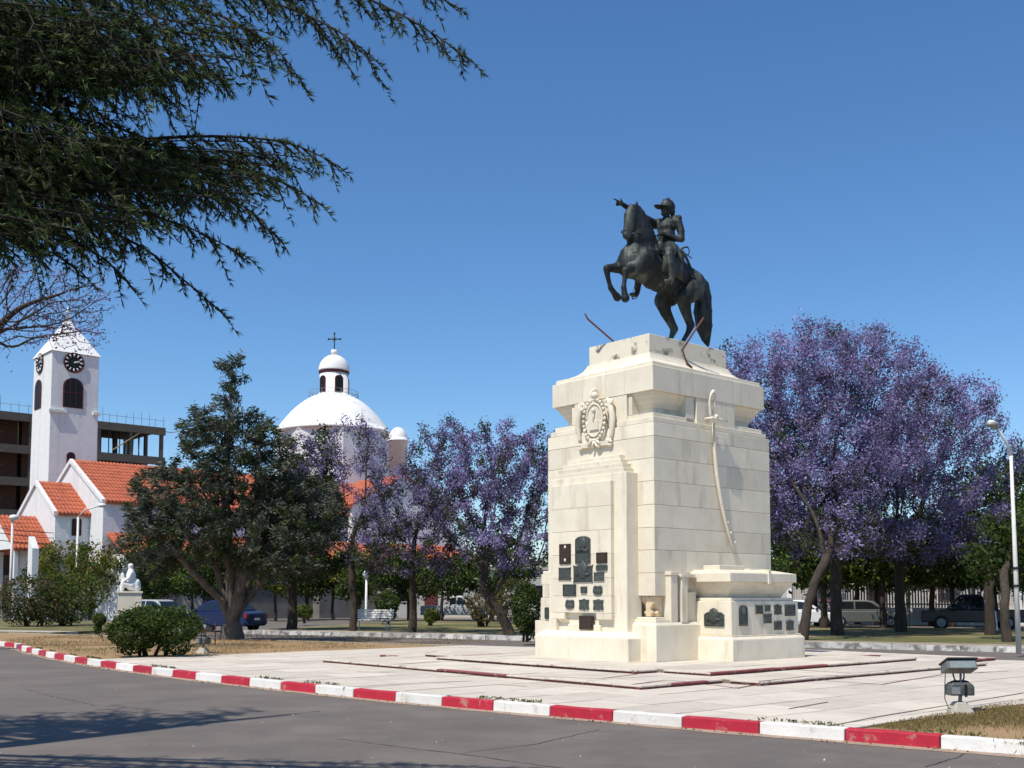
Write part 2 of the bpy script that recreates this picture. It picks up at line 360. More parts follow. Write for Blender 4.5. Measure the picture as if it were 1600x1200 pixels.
# sandy dust gathered in the gutter
gm = MB(); n = 320; vs = []
for i in range(n + 1):
    a = A0 + DA * (-14 + 70 * i / n)
    w = 0.10 + 0.07 * (0.5 + 0.5 * math.sin(i * 0.7) * math.sin(i * 0.23 + 1)) + rnd.uniform(0, .05)
    vs += [(*arc(a, AR - 0.01), 0.012), (*arc(a, AR + w), 0.004)]
gm._add(vs, [(2 * i, 2 * i + 1, 2 * i + 3, 2 * i + 2) for i in range(n)])
g = gm.build('gutter_sand', sand); stuff(g); g['label'] = 'thin line of brown sand gathered along the kerb foot'; g['category'] = 'sand'

# plaza paving in the monument's own grid (u, v)
V0, V1 = -8.3, 11.1
def to_uv(p): d = Vector((p[0], p[1], 0)) - MC; return (d.dot(E1), d.dot(E2))
isl_uv = [to_uv(p) for p in island_poly(0.165, 0.16)]
if area(isl_uv) < 0: isl_uv.reverse()
strip = clip(clip(isl_uv, (0, 1), V1), (0, -1), -V0)
plaza = MB().prism(strip, -0.01, 0.138).build('plaza_paving', paving_gap); struct(plaza)
plaza.location = (MC.x, MC.y, 0); plaza.rotation_euler = (0, 0, GRID)
T1A, T1B = (-4.1, 8.2, -3.3, 6.5), (-2.0, 6.1, -4.1, 7.3)      # lower terrace: two crossed rectangles (u0,u1,v0,v1)
T2A, T2B = (-2.2, 6.3, -1.45, 4.7), (-1.6, 5.7, -2.7, 5.95)    # upper terrace
def inside(p, R, m=0.0): return R[0] + m < p[0] < R[1] - m and R[2] + m < p[1] < R[3] - m
slabs = []
def grid(region, z0, z1, du, dv, skip, off=0.0):
    us = [p[0] for p in region]; vs_ = [p[1] for p in region]
    u0, u1 = math.floor(min(us) / du), math.ceil(max(us) / du)
    v0, v1 = math.floor(min(vs_) / dv), math.ceil(max(vs_) / dv)
    for j in range(v0, v1):
        sh = off if j % 2 else 0.0
        for i in range(u0 - 1, u1 + 1):
            g_ = rnd.choice((.008, .009, .012, .018)); r = [i * du + sh + g_, (i + 1) * du + sh - g_, j * dv + g_, (j + 1) * dv - g_]
            cs = [(r[0], r[2]), (r[1], r[2]), (r[1], r[3]), (r[0], r[3])]
            if any(all(inside(c, R, 0.0) for c in cs) for R in skip): continue
            q = clip_to(cs, region)
            if len(q) >= 3 and abs(area(q)) > 0.02: slabs.append((q, z0, z1 + rnd.uniform(-.003, .003)))
def rect(R): return [(R[0], R[2]), (R[1], R[2]), (R[1], R[3]), (R[0], R[3])]
grid(strip, 0.125, 0.15, 1.25, 1.0, [T1A, T1B], 0.5)
for R, skip in ((T1A, [T2A, T2B]), (T1B, [T1A, T2A, T2B])):
    MB().box(R[0] + .06, R[1] - .06, R[2] + .06, R[3] - .06, 0.13, 0.204 + (0.0015 if R is T1A else 0)).build('step_bed', paving_gap, plaza)
    rr = (R[0] + .12, R[1] - .12, R[2] + .12, R[3] - .12)
    grid(rect(rr), 0.19, 0.215, 1.1, 0.98, skip, 0.0)
for R, skip in ((T2A, [(0.1, 3.9, 0.1, 3.1)]), (T2B, [T2A])):
    MB().box(R[0] + .06, R[1] - .06, R[2] + .06, R[3] - .06, 0.19, 0.269 + (0.0015 if R is T2A else 0)).build('step_bed', paving_gap, plaza)
    rr = (R[0] + .12, R[1] - .12, R[2] + .12, R[3] - .12)
    grid(rect(rr), 0.255, 0.28, 1.1, 0.98, skip, 0.0)
def slab_dist(s):
    c = s[0][0]; p = MC + E1 * c[0] + E2 * c[1]; return p.length - (50 if s[1] > .2 else 0) * 0
slabs.sort(key=slab_dist)
far = MB()
for k, (q, z0, z1) in enumerate(slabs):
    if k < 295: MB().prism(q, z0, z1).build('paving_slab', paving, plaza)
    else: far.prism(q, z0, z1)
stuff(far.build('paving_slab', paving, plaza))
# edging stones of the two terraces
def edging(a, b, z0, z1, mats_, seed):
    r = random.Random(seed); a, b = Vector(a), Vector(b); L = (b - a).length; d = (b - a) / L; n = Vector((d.y, -d.x)); s = 0.0
    while s < L - 0.05:
        l = min(r.uniform(0.7, 1.25), L - s)
        if L - s - l < 0.3: l = L - s
        p, q = a + d * (s + .006), a + d * (s + l - .006); o_ = r.uniform(-.008, .008); w = 0.13
        poly = [p + n * o_, q + n * o_ * .4, q - n * w, p - n * w]
        zt_ = z1 + r.uniform(-.003, .004); back = [p + n * (o_ - .03), q + n * (o_ * .4 - .03), q - n * w, p - n * w]
        MB().prism([(x.x, x.y) for x in back], z0, zt_ - .03).build('step_riser', red_brick, plaza)
        MB().prism([(x.x, x.y) for x in poly], zt_ - .0295, zt_).build('step_edge', r.choice(mats_), plaza, bevel=0.008)
        s += l
def cross_edges(A, B, z0, z1, seed):
    """outline of two crossed rectangles, the camera-facing half"""
    left, right = [pale_edge, pale_edge, pale_edge, pale_edge, red_line], [pale_edge, pale_edge, red_line]
    edging((A[0], A[3]), (A[0], A[2]), z0, z1, left, seed)
    edging((A[0], A[2]), (B[0], A[2]), z0, z1, right, seed + 1)
    edging((B[0], A[2] - .13), (B[0], B[2]), z0, z1, left, seed + 2)
    edging((B[0], B[2]), (B[1], B[2]), z0, z1, right, seed + 3)
    edging((B[1], A[2]), (A[1], A[2]), z0, z1, right, seed + 4)
    edging((A[1], A[2]), (A[1], A[3]), z0, z1, right, seed + 5)
    edging((B[0], B[3]), (B[0], A[3] + .13), z0, z1, left, seed + 6)
    edging((A[1], A[3]), (A[0], A[3]), z0, z1, right, seed + 7)
cross_edges(T1A, T1B, 0.12, 0.216, 31); cross_edges(T2A, T2B, 0.19, 0.281, 53)
# thin red border lines let into the paving
def line_strip(pts, z, w, parent, m, name='border_line'):
    mb = MB()
    for p, q in zip(pts, pts[1:]):
        p, q = Vector(p), Vector(q); d = (q - p).normalized(); nn = Vector((-d.y, d.x)) * w / 2
        mb._add([(*(p - nn), z), (*(q - nn), z), (*(q + nn), z), (*(p + nn), z)], [(0, 1, 2, 3)])
    return mb.build(name, m, parent)
Z7 = lambda x, y: (900 + x / 2.2857, 980 + y / 2.2857)
Z6 = lambda x, y: (400 + x / 2.6667, 980 + y / 2.6667)
for pts, z in (([Z7(890, 192), Z7(1090, 205), Z7(1310, 170)], .15), ([Z7(1420, 163), Z7(1545, 157)], .15), ([Z7(430, 199), Z7(575, 219), Z7(640, 206)], .15),
               ([Z7(200, 205), Z7(318, 190), Z7(410, 197)], .215), ([Z7(655, 196), Z7(820, 176), Z7(985, 172)], .215), ([Z7(780, 152), Z7(985, 166)], .215),
               ([Z6(1130, 205), Z6(1440, 215), Z6(1590, 196)], .215), ([Z6(600, 155), Z6(770, 141)], .215), ([Z6(430, 130), Z6(620, 118), Z6(755, 102)], .15), ([Z6(420, 186), Z6(560, 190)], .15)):
    line_strip([to_uv(G(*p, z)) for p in pts], z + 0.007, 0.04, plaza, red_line)
for pts in ([Z6(60, 215), Z6(320, 205)], [Z6(360, 252), Z6(700, 232), Z6(900, 225)], [Z6(620, 265), Z6(1010, 240), Z6(1130, 248)], [Z7(900, 355), Z7(1080, 320), Z7(1600, 235)], [Z7(760, 292), Z7(900, 268)]):
    line_strip([to_uv(G(*p, .15)) for p in pts], .1565, 0.035, plaza, paving_gap, 'open_joint')

# park behind the ring road
def park_pt(s, t): p = BK + BD * s + BN * t; return (p.x, p.y)
struct(MB().prism([park_pt(-1.2, .14), park_pt(60, .14), park_pt(60, 21), park_pt(-7, 21)], -.02, .120).build('park_lawn', park_grass))
struct(MB().prism([park_pt(-1.0, .15), park_pt(60, .15), park_pt(60, 2.6), park_pt(-1.8, 2.6)], -.01, .128).build('park_path', mat('trodden_earth', (.40, .34, .27), (.26, .22, .17), rough=1, scale=1.5, bump=.5, stain=(.15, .12, .10, .7), sscale=2, slo=.5, shi=.65)))
struct(MB().prism([park_pt(-60, 33), park_pt(90, 33), park_pt(90, 120), park_pt(-60, 120)], -.02, .13).build('far_pavement', concrete))
struct(MB().prism([(-19.5, 46.2), (-17.8, 52), (-24, 66), (-75, 92), (-75, 75)], -.02, .122).build('side_lawn', park_grass))
struct(MB().prism([(-19.6, 46.6), (-18.9, 47.6), (-60, 66.6), (-60, 65.3)], .0, .13).build('side_path', concrete))
pk = bpy.data.objects.new('park_kerb', None); COL.objects.link(pk); struct(pk); pk['label'] = 'limewashed kerb along the far side of the ring road'
pm = [block_mesh('kerb_block', 1.0, 90 + k, 0.17, 0.2) for k in range(3)]
for m_ in pm: m_.materials.append(park_kerb_m)
for i in range(-1, 46):
    p = park_pt(i + .5, .08); o = bpy.data.objects.new('kerb_block', rnd.choice(pm)); COL.objects.link(o); o.parent = pk
    o.location = (p[0], p[1], rnd.uniform(-.01, .01)); o.rotation_euler = (rnd.uniform(-.03, .03), 0, math.atan2(BD.y, BD.x) + rnd.uniform(-.01, .01))
# island back edge: low concrete rim
struct(MB().prism([(p.x, p.y) for p in (BK - BN * 7.0 + BD * (-7), BK - BN * 7.0 + BD * 45, BK - BN * 7.14 + BD * 45, BK - BN * 7.14 + BD * (-7))], -.02, .145).build('island_rim', concrete))

# tar cracks in the near road
def crack(pts, w=0.02):
    P = [G(*p) for p in pts]; out = []
    for p, q in zip(P, P[1:]):
        n_ = max(2, int((q - p).length / .12))
        for k in range(n_): out.append(p.lerp(q, k / n_) + Vector((rnd.uniform(-.02, .02), rnd.uniform(-.02, .02), 0)))
    out.append(P[-1]); mb = MB(); vs = []
    for i, p in enumerate(out):
        d = (out[min(i + 1, len(out) - 1)] - out[max(i - 1, 0)]).normalized(); nn = Vector((-d.y, d.x, 0)) * (w * rnd.uniform(.3, 1) / 2)
        vs += [(p.x - nn.x, p.y - nn.y, .004), (p.x + nn.x, p.y + nn.y, .004)]
    mb._add(vs, [(2 * i, 2 * i + 2, 2 * i + 3, 2 * i + 1) for i in range(len(out) - 1)])
    o = mb.build('road_crack', mat('tar_seam', (.03, .028, .027), (.05, .047, .045), rough=.9)); struct(o)
crack([Z6(340, 465), Z6(520, 490), Z6(840, 528), Z6(1270, 587), Z6(1500, 620)]); crack([Z6(850, 526), Z6(1150, 490), Z6(1430, 428)]); crack([Z6(80, 368), Z6(270, 350)]); crack([Z6(380, 340), Z6(450, 332)])
crack([Z7(1250, 500), Z7(1400, 450)]); crack([(35, 1075), (75, 1087), (150, 1103), (240, 1098), (330, 1090)], .014); crack([(330, 1128), (430, 1120), (500, 1111)], .016)

# petals and dry bits on the road
rr = np.random.default_rng(3); npet = 120
pp = np.array([list(G(rr.uniform(-50, 1650), 1040 + 175 * rr.random() ** .7 + 0)) for _ in range(npet)]); keep = (np.hypot(pp[:, 0] - AC[0], pp[:, 1] - AC[1]) > AR + .2) & (pp[:, 0] > -15)
pp = pp[keep]; pp[:, 2] = .008
o = leaf_cloud('fallen_petals', pp, rr.uniform(.01, .035, len(pp)), [leaf_mat('dry_petal', (.35, .32, .36), (.75, .72, .78), .1)], seed=4)
tag(o, 'small pale petals and dry bits scattered on the road', 'petals', kind='stuff')

# short grass
def blades(name, poly_px, n, z, mats_, size, label, seed):
    r = np.random.default_rng(seed); P = [G(*p, z) for p in poly_px]; xs = [p.x for p in P]; ys = [p.y for p in P]
    pts = r.uniform([min(xs), min(ys)], [max(xs), max(ys)], (n * 3, 2)); ok = np.zeros(len(pts), bool); j = len(P) - 1
    for i in range(len(P)):
        a, b = P[i], P[j]
        c = ((a.y > pts[:, 1]) != (b.y > pts[:, 1])) & (pts[:, 0] < (b.x - a.x) * (pts[:, 1] - a.y) / (b.y - a.y + 1e-12) + a.x); ok ^= c; j = i
    pts = pts[ok][:n]; s = r.uniform(.5, 1.2, len(pts)) * size
    clump = np.sin(pts[:, 0] * 2.1 + 1.3 * np.sin(pts[:, 1] * 1.3)) + np.sin(pts[:, 1] * 1.7 + pts[:, 0] * .6) > -0.6 + r.normal(0, .6, len(pts))
    pts, s = pts[clump], s[clump]
    c = np.column_stack([pts, z + s * .38])
    o = leaf_cloud(name, c, s, mats_, seed=seed, aspect=.16, axis=np.tile([0, 0, 1.0], (len(c), 1)) * .9, midx=(r.random(len(c)) < .45).astype(int) if len(mats_) > 1 else None)
    return tag(o, label, 'grass', kind='stuff')
blades('grass', [(1362, 1137), (1500, 1112), (1625, 1092), (1640, 1172), (1500, 1153)], 22000, .125, [grass_blade, grass_green], .055, 'short dry grass in the corner beside the floodlight', 5)
blades('grass', [(0, 1000), (170, 988), (380, 990), (820, 1003), (500, 1015), (235, 1031), (120, 1022)], 26000, .125, [grass_blade], .075, 'short parched grass on the island lawn left of the paving', 6)

# ------------------------------------------------------------------ the monument: stone pedestal (local x = u along the right face, y = v along the left face)
mon = thing('monument_pedestal', 'tall cream stone pedestal with bronze plaques under the horseman', 'pedestal', (MC.x, MC.y, 0), GRID)
BU0, BU1, BV0, BV1 = 0.20, 4.32, 0.20, 3.52          # main shaft
Z0 = 0.28
def part(name, mb, m=stone, parent=mon, bevel=0.012): return mb.build(name, m, parent, bevel)
def course(x0, x1, y0, y1, z0, z1, m=stone): return part('stone_course', MB().box(x0, x1, y0, y1, z0 + .004, z1 - .004), m, bevel=0.008)
# core shows only in the joints
part('joint_core', MB().box(BU0 + .012, BU1 - .012, BV0 + .012, BV1 - .012, 1.66, 5.40), joint, bevel=0)
zj = [1.66, 2.15, 2.64, 3.12, 3.61, 4.12, 4.61, 5.09, 5.39]
for a, b in zip(zj, zj[1:]):                                   # each course in two or three long stones
    cuts = sorted([BU0] + [rnd.uniform(BU0 + .7, BU1 - .7) for _ in range(rnd.choice((1, 2)))] + [BU1])
    cuts = [c for k, c in enumerate(cuts) if k == 0 or c - cuts[k - 1] > .6] 
    if cuts[-1] != BU1: cuts[-1] = BU1
    for p, q in zip(cuts, cuts[1:]): course(p + (.0015 if p > BU0 else 0), q - (.0015 if q < BU1 else 0), BV0, BV1, a, b)
course(BU0 + .05, BU1 - .05, BV0 + .05, BV1 - .05, 5.39, 5.52)
# lower shaft, set back under the overhanging corner, with weathered consoles
part('lower_shaft', MB().box(BU0 + .30, BU1 - .3, BV0 + .30, BV1 - .3, 0.9, 1.66))
c = MB(); prof = [(0, 1.22), (.14, 1.22), (.18, 1.30), (.12, 1.38), (.18, 1.47), (.26, 1.55), (.27, 1.66), (0, 1.66)]
c.extr([(BU0 + .34 - p[0], p[1]) for p in prof], 'y', BV0 + .08, BV0 + .46)
c.extr([(BV0 + .34 - p[0], p[1]) for p in prof], 'x', BU0 + .08, BU0 + .62)
part('corner_console', c, stone_brown)
# corner block
part('corner_block', MB().box(0, 1.45, 0, 0.9, Z0 - .01, 1.05))
part('corner_block_cap', MB().frustum((.02, 1.4, .02, .9), 1.05, (.05, 1.4, .05, .9), 1.10), bevel=.006)
part('corner_block_step', MB().box(.08, .52, .08, .7, 1.10, 1.16).box(.12, .46, .12, .66, 1.16, 1.21), bevel=.01)
# corbelled frieze and cornice
IN = 0.34
part('frieze_core', MB().box(BU0 + IN, BU1 - IN, BV0 + IN, BV1 - IN, 5.52, 6.11))
part('frieze_plinth', MB().box(BU0 + .12, BU1 - .12, BV0 + .12, BV1 - .12, 5.52, 5.62))
cv = MB()
stepz = [(5.78, .32), (5.86, .29), (5.92, .24), (5.98, .21), (6.03, .17), (6.10, .14)]
for (z, i_), (z2, i2) in zip(stepz, stepz[1:]): cv.frustum((BU0 + i_, BU1 - i_, BV0 + i_, BV1 - i_), z, (BU0 + i2, BU1 - i2, BV0 + i2, BV1 - i2), z2)
part('corbel_moulding', cv, bevel=0)
part('frieze_centre', MB().box(BU0 + .085, 1.5, 1.06, 2.70, 5.52, 6.105))                    # left face
part('frieze_centre', MB().box(1.74, 3.12, BV0 + .085, 1.5, 5.52, 6.105))                   # right face
part('frieze_post', MB().box(1.42, 1.70, BV0 + .12, 1.2, 5.52, 6.10))
part('frieze_post', MB().box(BU0 + .12, 1.2, .93, 1.04, 5.62, 6.10))
part('frieze_post', MB().box(BU0 + .12, 1.2, 2.72, 2.83, 5.62, 6.10))
CI = 0.075
for (a, b) in ((BV0 + CI, 1.12), (1.124, 1.70), (1.704, 2.42), (2.424, BV1 - CI)):           # cornice slab in stones along the left face
    part('cornice_block', MB().box(BU0 + CI, 1.66, a, b, 6.105, 6.655), bevel=.01)
for (a, b) in ((1.664, 3.1), (3.104, BU1 - CI)):
    part('cornice_block', MB().box(a, b, BV0 + CI, BV1 - CI, 6.105, 6.655), bevel=.01)
part('cornice_lip', MB().box(BU0 + .14, BU1 - .14, BV0 + .14, BV1 - .14, 6.655, 6.755), bevel=.01)
fl = MB(); q = [(0, .17), (.04, .30), (.10, .42), (.18, .51), (.27, .56), (.33, .58)]
for (z, i_), (z2, i2) in zip(q, q[1:]): fl.frustum((BU0 + i_, BU1 - i_ * 1.3, BV0 + i_ * 1.05, BV1 - i_ * 1.3), 6.755 + z, (BU0 + i2, BU1 - i2 * 1.3, BV0 + i2 * 1.05, BV1 - i2 * 1.3), 6.755 + z2)
part('flared_cap', fl, stone, bevel=0)
PX0, PX1, PY0, PY1, PTOP = BU0 + .59, BU1 - .80, BV0 + .63, BV1 - .80, 7.52
part('statue_plinth', MB().box(PX0, PX1, PY0, PY1, 7.07, PTOP), stone_dirty)
# front pylon on the left face
PU = -0.16
part('pylon', MB().box(PU, BU0 + .1, .67, 3.10, .30, 4.33))
for k, (a, b) in enumerate(((.78, 2.98), (.86, 2.88), (.96, 2.78), (1.04, 2.68))):
    part('pylon_step', MB().box(PU + .04 + .05 * k, BU0 + .1, a, b, 4.33 + .105 * k, 4.33 + .105 * (k + 1)), bevel=.008)
pz = [1.29, 1.66, 2.05, 2.58, 3.10, 3.62, 4.16]; PR = .10
for a, b in zip(pz, pz[1:]): part('pylon_panel', MB().box(PU - PR, PU + .02, 1.04, 2.95, a + .003, b - .003), bevel=.004)
# stepped niche under the plaques
part('niche_side', MB().box(PU - PR, PU + .02, 1.04, 1.49, 1.15, 1.287), bevel=.004)
part('niche_side', MB().box(PU - PR, PU + .02, 2.49, 2.95, 1.15, 1.287), bevel=.004)
part('niche_side', MB().box(PU - PR, PU + .02, 2.76, 2.95, .89, 1.147), bevel=.004)
part('niche_block', MB().box(PU - .06, PU + .02, 1.41, 2.43, .89, 1.03), bevel=.008)
part('niche_corbel', MB().extr([(PU + .01, 1.06), (PU - PR, 1.15), (PU - .03, 1.148), (PU - .03, 1.10)], 'y', 2.43, 2.74), bevel=0)
part('pylon_foot', MB().box(-.38, .3, .44, 3.34, Z0 - .01, .76).frustum((-.38, .3, .44, 3.34), .76, (PU - PR - .01, .3, .60, 3.18), .89), bevel=.01)
# tomb-like block on the right face, and its twin on the far side
def tomb(sv, y0):
    """sv = -1 builds outwards from the right face (v < 0); +1 mirrors it on the far face"""
    def B(x0, x1, a, b, z0, z1, **k): ya, yb = sorted((y0 + sv * a, y0 + sv * b)); return part('tomb_block', MB().box(x0, x1, ya, yb, z0, z1), **k)
    def F(r0, z0, r1, z1, name): 
        f0 = (r0[0], r0[1], *sorted((y0 + sv * r0[2], y0 + sv * r0[3]))); f1 = (r1[0], r1[1], *sorted((y0 + sv * r1[2], y0 + sv * r1[3])))
        return part(name, MB().frustum(f0, z0, f1, z1), bevel=.006)
    B(1.36, 3.98, -.3, .93, Z0 - .01, .73)
    F((1.36, 3.98, -.3, .93), .73, (1.42, 3.92, -.3, .87), .79, 'tomb_bevel'); B(1.42, 3.92, -.3, .87, .79, .82)
    B(1.44, 3.86, -.3, .84, .82, 1.55); B(1.50, 3.78, -.3, .78, 1.55, 1.62)
    qq = [(1.62, .20, .26), (1.70, .17, .22), (1.80, .10, .15), (1.88, .05, .09), (1.96, .02, .05)]
    for (z, i_, o_), (z2, i2, o2) in zip(qq, qq[1:]): F((1.44 + i_, 3.76 - i_, -.3, .86 - o_), z, (1.44 + i2, 3.76 - i2, -.3, .86 - o2), z2, 'tomb_neck')
    B(1.34, 3.74, -.3, .90, 1.96, 2.15)
    F((1.34, 3.74, -.3, .90), 2.15, (1.5, 3.5, -.3, .45), 2.23, 'tomb_lid')
    B(1.62, 2.50, -.05, .40, 2.20, 2.33); B(2.8, 3.4, -.05, .32, 2.18, 2.27)
    ya, yb = sorted((y0 + sv * .40, y0 + sv * .925)); part('lid_rib', MB().box(2.66, 2.76, ya, yb, 1.92, 2.235), bevel=.006)
tomb(-1, 0.0)
for a_, z0_, z1_ in ((3.82, Z0 - .01, 1.09), (3.62, 1.09, 1.62), (3.56, 1.62, 1.93), (3.60, 1.93, 2.17), (3.54, 2.17, 2.24)):
    part('side_block', MB().box(.05, 1.5, 3.0, a_, z0_, z1_))
part('shoulder_post', MB().box(.54, .76, .05, .42, 1.10, 2.10).box(.52, .78, .03, .42, 2.10, 2.18))
part('shoulder_post', MB().box(.86, 1.06, .02, .42, 1.10, 2.06).box(.82, 1.30, .0, .42, 2.06, 2.14))
part('shoulder_wall', MB().box(1.06, 1.45, .12, .42, .9, 1.75))
# coat of arms on the pylon: sun, oval with wreath, scrolls
EU = BU0 - .02
ev, ez = on_u(931, 657, EU)
arms = MB()
def ovalp(rv, rz, t): return (EU, ev + rv * math.cos(t), ez + rz * math.sin(t))
N_ = 28
arms.extr([(ev + .24 * math.cos(2 * math.pi * k / N_), ez + .36 * math.sin(2 * math.pi * k / N_)) for k in range(N_)], 'x', EU - .05, EU + .1)
arms.tube([(EU - .05, ev + .25 * math.cos(2 * math.pi * k / N_), ez + .37 * math.sin(2 * math.pi * k / N_)) for k in range(N_ + 1)], .028, 6)
part('shield', arms, bevel=0)
wr = MB()
for k in range(26):
    t = -math.pi / 2 + (k + .5) / 26 * 2 * math.pi
    if abs(t - math.pi / 2) < .25: continue
    wr.ball((EU - .06, ev + .335 * math.cos(t), ez + .47 * math.sin(t)), .048, 7, sx=.8)
part('laurel_wreath', wr, bevel=0)
hh = MB(); hh.extr([(ev - .15, ez - .22), (ev + .15, ez - .22), (ev + .13, ez - .04), (ev, ez + .02), (ev - .13, ez - .04)], 'x', EU - .085, EU - .04)
hh.tube([(EU - .075, ev, ez - .04), (EU - .075, ev, ez + .22)], .022, 6); hh.ball((EU - .075, ev, ez + .22), .05, 8, sz=1.4)
part('clasped_hands', hh, bevel=0)
sn = MB(); sn.ball((EU - .05, ev - .02, ez + .56), .09, 10)
for k in range(15):
    t = math.pi * (k / 14) ; sn.tube([(EU - .04, ev + .09 * math.cos(t), ez + .55 + .09 * math.sin(t)), (EU - .04, ev + .20 * math.cos(t), ez + .55 + .20 * math.sin(t))], [.02, .006], 5)
part('rising_sun', sn, bevel=0)
for sg in (-1, 1):
    sc = MB(); pts = []
    for k in range(26):
        t = k / 25
        if t < .35: a_ = t / .35 * 2 * math.pi; r_ = .06 + .05 * t / .35; pts.append((EU - .02, ev + sg * (.40 + r_ * math.cos(a_ + math.pi * .5)), ez + .36 + r_ * math.sin(a_ + math.pi * .5)))
        else:
            s_ = (t - .35) / .65; pts.append((EU - .02, ev + sg * (.46 + .06 * math.sin(s_ * math.pi) + .03 * s_), ez + .30 - .74 * s_))
    sc.tube(pts, [.04 + .03 * math.sin(math.pi * k / 25) for k in range(26)], 7)
    part('side_scroll', sc, bevel=0)
    fs = MB(); fs.tube([(EU - .03, ev + sg * (.46 + .05 * math.cos(a_)), ez - .56 + .05 * math.sin(a_)) for a_ in [x * .5 for x in range(13)]], .035, 7); fs.box(EU - .06, EU + .12, *sorted((ev + sg * .12, ev + sg * .44)), ez - .60, ez - .50)
    part('foot_scroll', fs, bevel=0)
rb = MB(); rb.tube([(EU - .07, ev + .2 * math.sin(a_), ez - .50 + .05 * math.cos(a_ * 2.3)) for a_ in [x * .35 - 1.6 for x in range(10)]], .035, 6)
rb.tube([(EU - .07, ev - .02, ez - .48), (EU - .08, ev - .1, ez - .60), (EU - .05, ev - .18, ez - .62)], .03, 6); rb.tube([(EU - .07, ev, ez - .48), (EU - .08, ev + .05, ez - .62)], .03, 6)
part('ribbon_knot', rb, bevel=0)

# sabre carved on the right face
SVV = BV0 - 0.07
Z1 = lambda x, y: (1000 + x / 3.528, 560 + y / 3.528)
def sv_(x, y, off=0.0): u, z = on_v(*Z1(x, y), SVV + off); return (u, SVV + off, z)
sb = MB()
path = [(398, 355), (398, 420), (402, 480), (408, 560), (416, 640), (428, 720), (440, 790), (456, 870), (476, 950), (494, 1015), (512, 1062)]
P_ = [Vector(sv_(*p)) for p in path]
sb.tube([p + Vector((.05, 0, 0)) for p in P_], [.035, .038, .042, .044, .044, .042, .04, .038, .034, .028, .012], 8)
part('carved_scabbard', sb, bevel=0)
for (x, y) in ((430, 440), (440, 480), (425, 650), (450, 800), (468, 850), (486, 905), (503, 962), (525, 1015)):
    b_ = MB(); b_.ball(Vector(sv_(x, y)) + Vector((-.02, -.01, 0)), .028, 8); part('scabbard_fitting', b_, bevel=0)
hl = MB(); hl.tube([sv_(395, 345, -.05), sv_(388, 300, -.06), sv_(384, 240, -.07), sv_(392, 195, -.08), sv_(405, 180, -.08)], [.03, .032, .032, .03, .045], 8)
hl.tube([sv_(405, 180, -.08), sv_(415, 200, -.08), sv_(408, 260, -.07), sv_(400, 310, -.07), sv_(425, 330, -.06)], .022, 6)
hl.tube([sv_(358, 332, -.05), sv_(398, 330, -.08), sv_(440, 338, -.08), sv_(478, 346, -.05)], [.022, .04, .035, .02], 7); hl.ball(Vector(sv_(420, 322, -.08)), .06, 8)
part('carved_hilt', hl, bevel=0)

# bronze plaques: (outline kind, cx, cy, half width px, half height px) on a plane
ZP = lambda x, y: (830 + x / 6.667, 820 + y / 6.667)
def plaque_outline(kind, w, h):
    if kind == 'rect': return [(-w, -h), (w, -h), (w, h), (-w, h)]
    if kind == 'arch': return [(-w, -h), (w, -h)] + [(w * math.cos(a), h * .72 + h * .28 * math.sin(a)) for a in [math.pi * k / 8 for k in range(9)]]
    if kind == 'scroll': return [(-w, -h), (-w * .86, -h * .92), (w * .86, -h * .92), (w, -h), (w * .93, -h * .7), (w * .93, h * .7), (w, h), (w * .86, h * .9), (-w * .86, h * .9), (-w, h), (-w * .93, h * .7), (-w * .93, -h * .7)]
    if kind == 'shield': return [(-w * .8, -h * .85), (0, -h), (w * .8, -h * .85), (w, -h * .4), (w * .9, h * .6), (w * .6, h), (0, h * .8), (-w * .6, h), (-w * .95, h * .7), (-w, -h * .3)]
    if kind == 'crest': return [(-w, -h), (-w * .4, -h * .9), (0, -h * 1.08), (w * .4, -h * .9), (w, -h), (w * .9, 0), (w, h * .9), (w * .45, h * .9), (0, h * 1.1), (-w * .45, h * .9), (-w, h * .9), (-w * .9, 0)]
    if kind == 'chamfer': return [(-w, -h), (w, -h), (w, h * .6), (w * .7, h * .9), (w * .25, h), (-w * .25, h), (-w * .7, h * .9), (-w, h * .6)]
